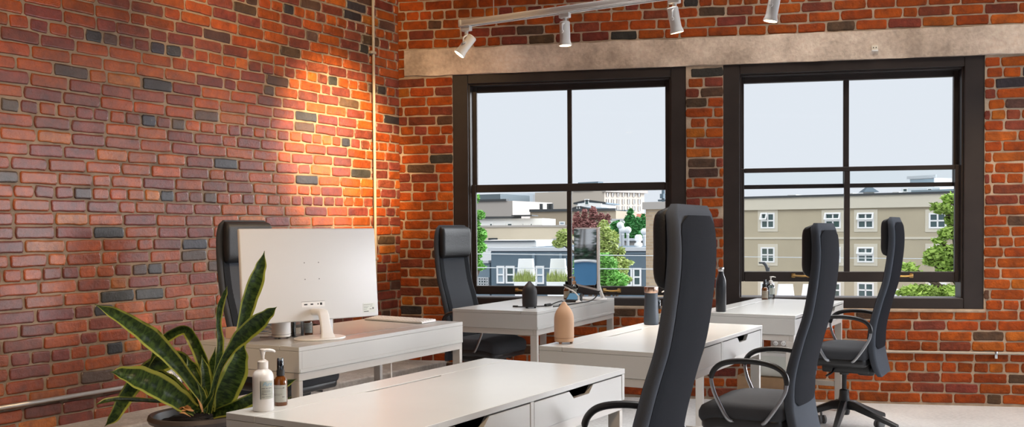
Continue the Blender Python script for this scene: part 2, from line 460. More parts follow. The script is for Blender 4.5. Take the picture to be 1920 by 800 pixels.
# floor, ceiling, walls out of view
poly = [WL(-12.3, 0, 0), WL(0, 0, 0), WB(6.0, 0, 0), V(5.02, -2.9, 0)]
bm = bmesh.new(); prism(bm, [(p.x, p.y) for p in poly], 'z', -0.25, 0.0); struct('floor', bm, M_FLOOR)
bm = bmesh.new(); prism(bm, [(p.x*1.06, p.y*1.06) for p in poly], 'z', CEIL, CEIL+0.2); struct('ceiling', bm, M_CEIL)
# right wall with two daylight openings
bm = bmesh.new()
for (a, b, c, d) in ((-3.0, 0.2, 0, CEIL), (0.2, 2.8, 0, 0.6), (0.2, 2.8, 2.8, CEIL), (2.8, 3.5, 0, CEIL), (3.5, 6.1, 0, 0.6), (3.5, 6.1, 2.1, CEIL), (6.1, 6.45, 0, CEIL)):
    box(bm, 5.03, 5.3, a, b, c, d)
struct('wall_right', bm, M_PLASTER)
bm = bmesh.new(); box(bm, -8.0, 5.3, -3.2, -2.92, 0, CEIL); struct('wall_front', bm, M_PLASTER)

# ------------------------------------------------------------------ windows (local x = along wall, y = outward, z = up)
def bar_ring(bm, x0, x1, z0, z1, l, r, b, t, y0, y1, bev=0.004):
    """rectangular ring: outer x0..x1, z0..z1 with side widths l, r, b, t"""
    box(bm, x0, x0+l, y0, y1, z0, z1, bev, 1); box(bm, x1-r, x1, y0, y1, z0, z1, bev, 1)
    box(bm, x0+l, x1-r, y0, y1, z0, z0+b, bev, 1); box(bm, x0+l, x1-r, y0, y1, z1-t, z1, bev, 1)

def pull_handle(bm, cx, z, y, half=0.055):
    for s in (-1, 1):
        box(bm, cx+s*half-0.014, cx+s*half+0.014, y-0.006, y, z-0.016, z+0.016, 0.004, 2)
        tube(bm, [(cx+s*half, y, z), (cx+s*half, y-0.028, z)], 0.007, 8)
    tube(bm, smooth_path([(cx-half-0.004, y-0.026, z), (cx-half*0.5, y-0.034, z-0.002), (cx, y-0.036, z-0.003), (cx+half*0.5, y-0.034, z-0.002), (cx+half+0.004, y-0.026, z)], 4), 0.0075, 8)

def make_window(name, W, inner, upper, lower, mull, handles, label):
    x0, x1, z0, z1 = W
    root = thing(name, (0, 0, 0), kind='structure'); root.matrix_world = MB_
    il, ir, ib, it = inner
    bm = bmesh.new()
    bar_ring(bm, x0, x1, z0, z1, il-x0, x1-ir, ib-z0, z1-it, 0.006, 0.20)
    # moulding step round the casing
    bar_ring(bm, il-0.004, ir+0.004, ib-0.004, it+0.004, 0.016, 0.016, 0.006, 0.016, 0.03, 0.19, 0.002)
    finish('window_frame', bm, M_FRAME, root, angle=30)
    bm = bmesh.new(); box(bm, x0-0.01, x1+0.01, -0.012, 0.02, z0-0.024, z0-0.002, 0.006, 2); finish('window_sill', bm, M_MORTAR, root)
    bm = bmesh.new(); box(bm, x0+0.02, x1-0.02, 0.20, 0.42, z0-0.04, z0+0.03, 0.004, 1); finish('outer_sill', bm, M_WHITE, root)
    for nm, S, y, hs in (('upper_sash', upper, 0.125, ()), ('lower_sash', lower, 0.075, handles)):
        sx0, sx1, sz0, sz1, l, r, b, t = S
        bm = bmesh.new()
        bar_ring(bm, sx0, sx1, sz0, sz1, l, r, b, t, y, y+0.042)
        box(bm, mull[0], mull[1], y+0.004, y+0.038, sz0+b, sz1-t, 0.003, 1)
        so = finish(nm, bm, M_FRAME, root, angle=30)
        for (a, c) in ((sx0+l, mull[0]), (mull[1], sx1-r)):
            bm = bmesh.new(); box(bm, a-0.004, c+0.004, y+0.018, y+0.023, sz0+b-0.004, sz1-t+0.004); finish('pane', bm, M_GLASS, so, False)
        for (cx, z) in hs:
            bm = bmesh.new(); pull_handle(bm, cx, z, y); h = finish('handle', bm, M_BRASS, so); h['label'] = 'brass pull handle'
    return root
make_window('window_1', W1, (0.549, 2.092, 0.742, 2.385), (0.552, 2.089, 1.555, 2.384, 0.040, 0.042, 0.055, 0.052), (0.552, 2.089, 0.762, 1.612, 0.040, 0.042, 0.066, 0.058), (1.303, 1.338), ((0.965, 0.797), (1.645, 0.797)), '')
make_window('window_2', W2, (0.118+2.471, 4.125, 0.757, 2.385), (2.592, 4.121, 1.552, 2.384, 0.032, 0.038, 0.030, 0.050), (2.592, 4.121, 0.868, 1.702, 0.032, 0.038, 0.074, 0.032), (3.331, 3.370), ((3.028, 0.913), (3.735, 0.913)), '')

# ------------------------------------------------------------------ pipes and outlets on the walls
bm = bmesh.new()
tube(bm, [(-0.337, -0.026, 0.25), (-0.337, -0.026, CEIL)], 0.011, 12)
o = finish('conduit_pipe', bm, M_CONDUIT_PAINT); o.matrix_world = ML_
tag(o, 'thin vertical conduit pipe running up the left brick wall near the corner', 'pipe')
for z in (2.59, 1.05):
    bm = bmesh.new(); box(bm, -0.375, -0.318, -0.040, -0.008, z-0.010, z+0.010, 0.003, 2); finish('pipe_clamp', bm, M_CONDUIT_PAINT, o)
bm = bmesh.new()
tube(bm, [(-9.0, -0.026, 0.395), (-2.30, -0.026, 0.395)], 0.0125, 12)
tube(bm, [(-2.18, -0.026, 0.395), (-1.93, -0.026, 0.400)], 0.0125, 12)
o = finish('conduit_pipe', bm, M_CONDUIT); o.matrix_world = ML_
tag(o, 'horizontal grey conduit pipe low on the left brick wall behind the plant', 'pipe')
bm = bmesh.new(); tube(bm, [(1.86, -0.024, 0.376), (5.98, -0.024, 0.376)], 0.010, 12)
o = finish('conduit_pipe', bm, M_CONDUIT_PAINT); o.matrix_world = MB_
tag(o, 'horizontal pale conduit pipe below the right window', 'pipe')
for s in (4.33, 2.95):
    bm = bmesh.new(); box(bm, s-0.010, s+0.010, -0.036, -0.008, 0.340, 0.390, 0.003, 2); finish('pipe_clamp', bm, M_STEEL, o)

def socket_face(bm, cx, cz, y, r=0.017):
    for k in range(1): lathe(bm, [(r, 0), (r, 0.003), (r*0.9, 0.004)], 20, Matrix.Translation((cx, y, cz)) @ Matrix.Rotation(PI/2, 4, 'X'))
def outlet_box(M, s, z, label, n, lying=False):
    root = thing('power_outlet', (0, 0, 0), 0, label, 'power outlet'); root.matrix_world = M @ Matrix.Translation((s, 0, z))
    w, h = (0.060, 0.058)
    bm = bmesh.new(); box(bm, -w, w, -0.055, -0.008, -h, h, 0.004, 2); finish('outlet_box', bm, M_CONDUIT, root)
    bm = bmesh.new(); box(bm, -w+0.004, w-0.004, -0.058, -0.0545, -h+0.004, h-0.004, 0.001, 1); p = finish('cover_plate', bm, M_STEEL, root)
    for i, (cx, cz) in enumerate([(-0.027, 0.022), (0.027, 0.022), (-0.027, -0.022), (0.027, -0.022)][:n]):
        bm = bmesh.new(); socket_face(bm, cx, cz, -0.058); f = finish('socket', bm, M_WHITE, p)
        bm2 = bmesh.new()
        for dx in (-0.006, 0.006): box(bm2, cx+dx-0.0012, cx+dx+0.0012, -0.0628, -0.0618, cz-0.001, cz+0.007)
        finish('socket_slot', bm2, M_BLACK, p, False)
    return root
ob = outlet_box(ML_, -2.237, 0.412, 'square grey metal power outlet box on the left brick wall behind the plant', 4)
bm = bmesh.new(); box(bm, -0.042, -0.012, -0.085, -0.062, -0.036, -0.008, 0.005, 2); finish('plug', bm, M_BLACK, ob)
outlet_box(MB_, 2.865, 0.405, 'grey metal power outlet box on the back wall above the white carton', 2)

# small white socket plate set in the lintel
root = thing('wall_socket', (0, 0, 0), 0, 'small pale socket plate on the concrete lintel above the right window', 'socket'); root.matrix_world = MB_ @ Matrix.Translation((3.52, -0.022, 2.535))
bm = bmesh.new(); box(bm, -0.022, 0.022, -0.008, 0.004, -0.018, 0.014, 0.003, 2); finish('plate', bm, M_LABEL_C, root)
bm = bmesh.new(); box(bm, -0.022, 0.022, -0.016, 0.0, -0.028, -0.018, 0.003, 2); finish('ledge', bm, M_WHITE, root)
bm = bmesh.new()
for dx in (-0.009, 0.009): box(bm, dx-0.003, dx+0.003, -0.009, -0.007, -0.006, 0.002)
finish('slot', bm, M_BLACK, root, False)

# ------------------------------------------------------------------ track lights
T0 = V(-0.272, 5.5, 2.408); TD = V(0.857, -0.515, 0).normalized(); TN = V(0.515, 0.857, 0).normalized()
MT = Matrix((TD, TN, V(0, 0, 1))).transposed().to_4x4(); MT.translation = T0
tr = thing('track_rail', (0, 0, 0), 0, 'long white lighting track hung below the ceiling in front of the windows', 'lighting track'); tr.matrix_world = MT
bm = bmesh.new(); box(bm, 0, 2.9, -0.018, 0.018, -0.005, 0.024, 0.003, 2); box(bm, 0, 2.9, -0.022, -0.012, -0.012, -0.004, 0.001, 1); box(bm, 0, 2.9, 0.012, 0.022, -0.012, -0.004, 0.001, 1)
finish('rail', bm, M_WHITE, tr)
bm = bmesh.new(); box(bm, 0.01, 2.89, -0.011, 0.011, -0.007, -0.004); c = finish('rail_slot', bm, M_RUBBER, tr, False)
bm = bmesh.new(); box(bm, -0.012, 0.006, -0.022, 0.022, -0.014, 0.026, 0.004, 2); finish('end_cap', bm, M_WHITE, tr)
for x in (0.21, 2.2):
    bm = bmesh.new(); tube(bm, [(x, 0, 0.03), (x, 0, CEIL-2.408)], 0.0028, 6); finish('hanging_wire', bm, M_CONDUIT, tr)

def spot_head(x, aim, label):
    root = thing('spotlight', (0, 0, 0), 0, label, 'spotlight', 'spotlights on the white track'); root.matrix_world = MT @ Matrix.Translation((x, 0, -0.012))
    bm = bmesh.new(); box(bm, -0.030, 0.030, -0.016, 0.016, -0.026, 0.003, 0.005, 2); lathe(bm, [(0.011, -0.045), (0.011, -0.02)], 14); finish('track_adapter', bm, M_WHITE, root)
    aim_l = (MT.to_3x3().inverted() @ aim).normalized()
    piv = V(0.0, 0, -0.085)
    # yoke: two bent arms from the stem to the side knobs
    bm = bmesh.new()
    tube(bm, smooth_path([(0, 0, -0.04), (0.012, -0.012, -0.050), (0.004, -0.034, -0.066), (0, -0.035, -0.100)], 5), 0.0042, 8)
    tube(bm, smooth_path([(0, 0, -0.04), (-0.014, 0.012, -0.050), (0.006, 0.034, -0.066), (0, 0.035, -0.100)], 5), 0.0042, 8)
    finish('yoke', bm, M_WHITE, root)
    zax = -aim_l
    yax = V(0, 1, 0); xax = yax.cross(zax).normalized(); yax = zax.cross(xax)
    H = Matrix((xax, yax, zax)).transposed().to_4x4(); H.translation = V(0, 0, -0.100)
    bm = bmesh.new()
    lathe(bm, [(0.010, 0.058), (0.024, 0.056), (0.0275, 0.052), (0.0275, -0.040), (0.030, -0.052), (0.034, -0.064), (0.034, -0.070), (0.030, -0.070), (0.029, -0.060), (0.024, -0.050)], 28, H, cap=False)
    can = finish('lamp_can', bm, M_WHITE, root)
    for s in (-1, 1):
        bm = bmesh.new(); lathe(bm, [(0.007, 0), (0.009, 0.003), (0.009, 0.009), (0.005, 0.011)], 14, H @ Matrix.Translation((0, s*0.028, 0)) @ Matrix.Rotation(-s*PI/2, 4, 'X'))
        finish('tilt_knob', bm, M_WHITE, root)
    bm = bmesh.new(); lathe(bm, [(0.0, -0.0685), (0.0315, -0.0685), (0.0315, -0.062), (0.0, -0.060)], 24, H, cap=False); finish('bulb', bm, M_BULB, root)
    # the lamp itself
    W = MT @ Matrix.Translation((x, 0, -0.012)) @ H
    return W.translation + aim.normalized()*0.078
SPOTS = []
for x, aim, lab in ((0.030, V(-0.60, -0.10, -0.80), 'white spotlight at the free end of the track tilted at the left brick wall'),
                    (0.651, V(0.02, 0, -1), 'second white spotlight from the free end of the track, pointing straight down'),
                    (1.262, V(0.20, 0.08, -1), 'white spotlight above the brick pier between the windows, tilted slightly, lens glowing'),
                    (1.752, V(-0.18, 0.05, -1), 'white spotlight hung above the right window, its top out of view')):
    SPOTS.append((spot_head(x, aim, lab), aim.normalized()))

# ------------------------------------------------------------------ desks
DL_, DW_, DH_ = 1.31, 0.60, 0.76
def make_desk():
    """local: x 0..DW_ from cable side to drawer side, y 0..DL_ along the length"""
    root = thing('office_desk', (0, 0, 0), 0, 'desk', 'desk', 'pale grey desks with two drawers and a cable lid')
    lid = 0.112; g = 0.0015; b = 0.0012
    y0, y1 = 0.47, 0.84
    bm = bmesh.new()
    t = bmesh.new()
    # worktop with a shallow hand slot cut along the lid seam
    pts = [(lid+g, 0), (DW_, 0), (DW_, DL_), (lid+g, DL_), (lid+g, y1+0.02), (lid+0.017, y1), (lid+0.017, y0), (lid+g, y0-0.02)]
    prism(bm, pts, 'z', DH_-0.0185, DH_)
    bmesh.ops.bevel(bm, geom=[e for e in bm.edges if abs(e.verts[0].co.z-e.verts[1].co.z) < 1e-5], offset=b, segments=1, affect='EDGES')
    finish('tabletop', bm, M_DESK, root, angle=25)
    bm = bmesh.new(); box(bm, 0, lid-g, 0, DL_, DH_-0.0185, DH_, b, 1); finish('cable_lid', bm, M_DESK, root, angle=25)
    # carcass: end panels, back panel, bottom, centre post, inner box
    zb, zt = 0.648, DH_-0.0195
    bm = bmesh.new()
    box(bm, 0.0, DW_-0.001, 0.0, 0.020, zb, zt, b, 1); box(bm, 0.0, DW_-0.001, DL_-0.020, DL_, zb, zt, b, 1)
    box(bm, 0.0, 0.016, 0.020, DL_-0.020, zb, zt, b, 1)
    box(bm, 0.016, DW_-0.003, 0.020, DL_-0.020, zb, zb+0.010)
    box(bm, DW_-0.05, DW_-0.001, DL_/2-0.010, DL_/2+0.010, zb, zt, b, 1)
    box(bm, 0.10, 0.112, 0.020, DL_-0.020, zb, zt-0.02)
    box(bm, -0.003, 0.0, 0.004, DL_-0.004, zb, zb+0.016, 0.001, 1); 
    finish('carcass', bm, M_DESK, root, angle=25)
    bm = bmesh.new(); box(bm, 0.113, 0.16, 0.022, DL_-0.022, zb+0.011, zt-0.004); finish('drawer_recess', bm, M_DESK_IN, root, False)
    for (a, c) in ((0.0235, DL_/2-0.0135), (DL_/2+0.0135, DL_-0.0235)):
        m = (a+c)/2; z0, z1 = zb+0.004, zt-0.004
        poly = [(a, z0), (c, z0), (c, z1), (m+0.085, z1), (m+0.055, z1-0.026), (m-0.055, z1-0.026), (m-0.085, z1), (a, z1)]
        bm = bmesh.new(); prism(bm, poly, 'x', DW_-0.018, DW_-0.002)
        d = finish('drawer', bm, M_DESK, root, angle=20)
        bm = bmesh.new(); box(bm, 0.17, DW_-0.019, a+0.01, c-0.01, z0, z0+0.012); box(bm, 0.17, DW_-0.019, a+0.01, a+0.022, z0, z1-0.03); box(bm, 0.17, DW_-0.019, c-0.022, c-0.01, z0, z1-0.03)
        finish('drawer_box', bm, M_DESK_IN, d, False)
    # metal frame: rail under the box, end crossbars, four flat legs
    bm = bmesh.new(); zr = 0.612
    box(bm, 0.004, 0.030, 0.003, DL_-0.003, zr, zb-0.001, 0.002, 1); box(bm, DW_-0.034, DW_-0.008, 0.003, DL_-0.003, zr, zb-0.001, 0.002, 1)
    for ya in (0.003, DL_-0.028): 
        box(bm, 0.030, DW_-0.034, ya, ya+0.025, zr, zb-0.001, 0.002, 1)
        box(bm, 0.050, DW_-0.054, ya+0.004, ya+0.022, 0.170, 0.205, 0.002, 1)
    finish('frame_rail', bm, M_DESK_LEG, root, angle=25)
    for xa in (0.004, DW_-0.054):
        for ya in (0.003, DL_-0.028):
            bm = bmesh.new(); box(bm, xa, xa+0.046, ya, ya+0.025, 0.0, zr, 0.002, 1); finish('leg', bm, M_DESK_LEG, root, angle=25)
    return root
DESKS = [  # near-left corner, heading of the long side, drawers on the right?
    (-0.7943, 2.6899, 31.50, True, 'desk closest to the viewer with a pump bottle and amber spray bottle on its corner'),
    (-1.4421, 4.4933, 29.67, False, 'desk with the big white monitor and keyboard beside the left brick wall'),
    (-0.383, 6.237, 26.97, False, 'desk under the left window with the black diffuser and tangled cables'),
    (0.1132, 4.2005, 30.16, True, 'middle desk with the peach diffuser and slate blue tumbler'),
    (1.0953, 5.8652, 30.26, True, 'desk under the right window with the black steel bottle and two boxes beneath'),
]
desk0 = make_desk(); DESK_OBJ = []
for i, (x, y, th, right, lab) in enumerate(DESKS):
    d = desk0 if i == 0 else copy_tree(desk0)
    th = R(th)
    if right: d.location = (x, y, 0); d.rotation_euler = (0, 0, -th)
    else:
        wx, wy = math.cos(th), -math.sin(th); lx, ly = math.sin(th), math.cos(th)
        d.location = (x+wx*DW_+lx*DL_, y+wy*DW_+ly*DL_, 0); d.rotation_euler = (0, 0, PI-th)
    d['label'] = 'pale grey ' + lab if len(lab.split()) < 15 else lab; DESK_OBJ.append(d)

# ------------------------------------------------------------------ swivel chairs (local: faces +x)
def rrect(w, t, n=6, rr=None):
    """rounded rectangle in (y, x) plane: width w along y, thickness t along x"""
    rr = rr or min(w, t)*0.45; out = []
    for (sy, sx, a0) in ((1, 1, 0), (-1, 1, 90), (-1, -1, 180), (1, -1, 270)):
        for k in range(n+1):
            a = R(a0 + 90*k/n)
            ca, sa = math.cos(a), math.sin(a)
            out.append((sy*(w/2-rr) + (ca*rr if True else 0), sx*(t/2-rr) + sa*rr))
    return out
BACK = [(0.375, -0.262), (0.42, -0.248), (0.48, -0.234), (0.555, -0.226), (0.67, -0.233), (0.815, -0.268), (0.935, -0.303), (1.075, -0.325), (1.18, -0.333), (1.26, -0.328), (1.315, -0.316)]
def interp(tab, z):
    for (a, b) in zip(tab, tab[1:]):
        if z <= b[0]:
            t = (z-a[0])/(b[0]-a[0]); t = max(0, t)
            return a[1]+(b[1]-a[1])*t
    return tab[-1][1]
_sp = smooth_path([(x, 0, z) for (z, x) in BACK], 6)
SPINE = [(p.z, p.x) for p in _sp]
BW = [(0.375, 0.33), (0.40, 0.37), (0.45, 0.395), (0.60, 0.405), (0.80, 0.40), (1.00, 0.39), (1.15, 0.38), (1.25, 0.375), (1.295, 0.355), (1.315, 0.30)]
BT = [(0.375, 0.026), (0.42, 0.038), (0.60, 0.042), (0.9, 0.038), (1.2, 0.036), (1.29, 0.032), (1.315, 0.018)]
def make_chair():
    root = thing('office_chair', (0, 0, 0), 0, 'chair', 'office chair', 'high-backed black and grey swivel chairs')
    # five star base
    bm = bmesh.new(); lathe(bm, [(0.030, 0.115), (0.034, 0.13), (0.036, 0.20), (0.030, 0.225), (0.028, 0.265), (0.022, 0.270)], 24); finish('base_hub', bm, M_PLASTIC, root)
    for k in range(5):
        a = R(20+72*k); Mr = Matrix.Rotation(a, 4, 'Z')
        bm = bmesh.new()
        rings = []
        for (r, z, w, h) in ((0.020, 0.178, 0.050, 0.052), (0.075, 0.172, 0.046, 0.048), (0.17, 0.138, 0.040, 0.038), (0.27, 0.103, 0.034, 0.030), (0.335, 0.082, 0.030, 0.026)):
            rings.append([V(r, y*w/2, z+s*h/2) for (y, s) in ((-1, -0.8), (-0.8, -1), (0.8, -1), (1, -0.8), (1, 0.5), (0.6, 1), (-0.6, 1), (-1, 0.5))])
        loft(bm, rings, True, True, 0, Mr)
        leg = finish('base_leg', bm, M_PLASTIC, root)
        bm = bmesh.new()
        for s in (-1, 1):
            lathe(bm, [(0.0, -0.010), (0.018, -0.010), (0.027, -0.006), (0.027, 0.006), (0.018, 0.010), (0.0, 0.010)], 22, Mr @ Matrix.Translation((0.298, s*0.016, 0.027)) @ Matrix.Rotation(PI/2, 4, 'X'), cap=False)
        tube(bm, [Mr @ V(0.30, 0, 0.03), Mr @ V(0.31, 0, 0.085)], 0.007, 8)
        finish('caster', bm, M_RUBBER, leg)
    bm = bmesh.new(); lathe(bm, [(0.0145, 0.255), (0.0145, 0.385)], 18); lathe(bm, [(0.026, 0.355), (0.030, 0.372), (0.030, 0.39)], 18); finish('gas_column', bm, M_PLASTIC, root)
    # tilt mechanism with levers
    bm = bmesh.new(); box(bm, -0.16, 0.12, -0.075, 0.075, 0.372, 0.432, 0.014, 3); box(bm, -0.185, -0.08, -0.055, 0.055, 0.36, 0.42, 0.02, 3); finish('tilt_mechanism', bm, M_PLASTIC, root)
    bm = bmesh.new(); tube(bm, smooth_path([(0.05, 0.07, 0.395), (0.04, 0.16, 0.385), (0.06, 0.225, 0.372)], 5), 0.006, 8); tube(bm, smooth_path([(0.02, -0.07, 0.395), (0.01, -0.16, 0.385), (0.03, -0.225, 0.372)], 5), 0.006, 8); finish('lever', bm, M_PLASTIC, root)
    # back bracket
    bm = bmesh.new(); tube(bm, smooth_path([(-0.12, 0, 0.395), (-0.17, 0, 0.392), (-0.196, 0, 0.41), (-0.196, 0, 0.455)], 6), 0.050, 12, 0.22, up=(0, 0, 1)); finish('back_bracket', bm, M_PLASTIC, root)
    # seat shell and cushion
    def seat(zc, th, w, x0, x1, drop):
        b2 = bmesh.new(); n = 22; rings = []
        for i in range(n+1):
            t = i/n; x = x0+(x1-x0)*t
            e = min(1, math.sqrt(max(0, 1-max(0, abs(2*t-1)-0.80)**2/0.04*0.98)))
            ww = w*(0.90+0.10*math.sin(PI*min(1, t*1.15+0.05)))*(0.80+0.20*e); tt = th*(0.25+0.75*e)
            z = zc - drop*max(0, (t-0.62)/0.38)**2
            rings.append([V(x, p[0], z+p[1]+0.010*(abs(p[0])/(ww/2))**2*(1 if p[1] > 0 else 0)) for p in rrect(ww, tt, 5, tt*0.46)])
        loft(b2, rings); return b2
    bm = seat(0.452, 0.050, 0.46, -0.172, 0.202, 0.026); finish('seat_shell', bm, M_PLASTIC, root, angle=50)
    bm = seat(0.500, 0.074, 0.475, -0.176, 0.214, 0.032); finish('seat', bm, M_SEAT, root, angle=60)
    # backrest body
    bm = bmesh.new(); rings = []
    for i in range(41):
        z = 0.375+(1.315-0.375)*i/40
        w, t, x = interp(BW, z), interp(BT, z), interp(SPINE, z)
        ring = []
        for (y, dx) in rrect(w, t, 6, t*0.48):
            curve = 0.020*(y/(w/2))**2
            ring.append(V(x + t/2 + dx + curve, y, z))
        rings.append(ring)
    loft(bm, rings); finish('backrest', bm, M_FABRIC_L, root, angle=60)
    # dark mesh panels, rear and front, lying on the body
    def panel(name, rear, z0, z1, m, inset):
        b2 = bmesh.new(); nz, ny = 34, 14; g = []
        for i in range(nz+1):
            z = z0+(z1-z0)*i/nz; w, t, x = interp(BW, z), interp(BT, z), interp(SPINE, z)
            d = min(z-z0, z1-z); rc = 0.05
            half = w/2-inset
            if d < rc: half -= rc-math.sqrt(max(0, rc*rc-(rc-d)**2))
            row = []
            for j in range(ny+1):
                y = -half+2*half*j/ny; c = 0.020*(y/(w/2))**2
                off = 0.0035*min(1, (1-abs(2*j/ny-1))*6)*min(1, d*60)
                row.append(b2.verts.new((x+c-0.0005-off if rear else x+t+c+0.0005+off, y, z)))
            g.append(row)
        for i in range(nz):
            for j in range(ny):
                f = (g[i][j], g[i][j+1], g[i+1][j+1], g[i+1][j]); b2.faces.new(f if rear else f[::-1])
        bmesh.ops.recalc_face_normals(b2, faces=b2.faces[:])
        ret = bmesh.ops.solidify(b2, geom=b2.faces[:], thickness=0.004)
        return finish(name, b2, m, root, angle=60)
    panel('rear_mesh', True, 0.535, 1.285, M_MESH, 0.024)
    panel('front_mesh', False, 0.46, 1.25, M_FABRIC, 0.022)
    # head cushion
    bm = bmesh.new(); rings = []
    for i in range(21):
        t = i/20; z = 1.085+0.222*t; e = math.sqrt(max(0.0, 1-(abs(2*t-1))**4))
        w = 0.345*(0.88+0.12*e); th = 0.012+0.046*e; x = interp(SPINE, z)+interp(BT, z)
        ring = []
        for (y, dx) in rrect(w, th, 6, th*0.47):
            ring.append(V(x + th/2 - 0.012 + dx + 0.022*(y/(w/2))**2, y, z))
        rings.append(ring)
    loft(bm, rings); finish('headrest', bm, M_LEATHER, root, angle=60)
    # loop armrests
    for s in (-1, 1):
        pts = smooth_path([(-0.075, s*0.215, 0.460), (-0.100, s*0.232, 0.472), (-0.150, s*0.240, 0.540), (-0.190, s*0.242, 0.615), (-0.188, s*0.242, 0.676), (-0.145, s*0.242, 0.712), (-0.06, s*0.242, 0.728), (0.035, s*0.242, 0.724), (0.100, s*0.242, 0.702),
                           (0.132, s*0.242, 0.655), (0.122, s*0.240, 0.590), (0.090, s*0.236, 0.520), (0.062, s*0.230, 0.472), (0.040, s*0.215, 0.460)], 6)
        bm = bmesh.new(); tube(bm, pts, 0.0088, 12, 0.62, up=(0, s, 0)); tube(bm, [(-0.08, s*0.218, 0.460), (0.045, s*0.218, 0.460)], 0.008, 8)
        arm = finish('armrest', bm, M_CHROME, root, angle=60)
        bm = bmesh.new(); pad = [p+V(0, 0, 0) for p in pts[20:56]]
        tube(bm, pad, [0.0095]+[0.0122]*(len(pad)-2)+[0.0095], 14, 0.78, up=(0, s, 0)); finish('arm_pad', bm, M_PLASTIC, arm, angle=60)
    return root
chair0 = make_chair()
CHAIRS = [  # x, y, facing direction (degrees from +x), lift, label
    (0.238, 2.848, 153.0, 0.010, 'tall swivel chair drawn up to the desk closest to the viewer, back turned'),
    (1.100, 4.374, 149.5, -0.035, 'swivel chair at the middle desk with its back turned and both loop arms showing'),
    (2.036, 5.980, 150.5, 0.006, 'swivel chair at the desk under the right window, wheeled star base visible'),
    (-1.215, 5.200, -30.0, 0.008, 'swivel chair behind the white monitor with glossy black headrest'),
    (-0.180, 6.750, -32.0, -0.018, 'swivel chair in the corner at the desk under the left window, facing the room'),
]
for i, (x, y, a, dz, lab) in enumerate(CHAIRS):
    c = chair0 if i == 0 else copy_tree(chair0)
    c.location = (x, y, 0); c.rotation_euler = (0, 0, R(a)); c['label'] = ('charcoal ' + lab)
    for k in kids(c):
        if k.name.split('.')[0] not in ('base_hub', 'base_leg'): k.location.z = dz - (0.030 if i == 0 and k.name.startswith('armrest') else 0)

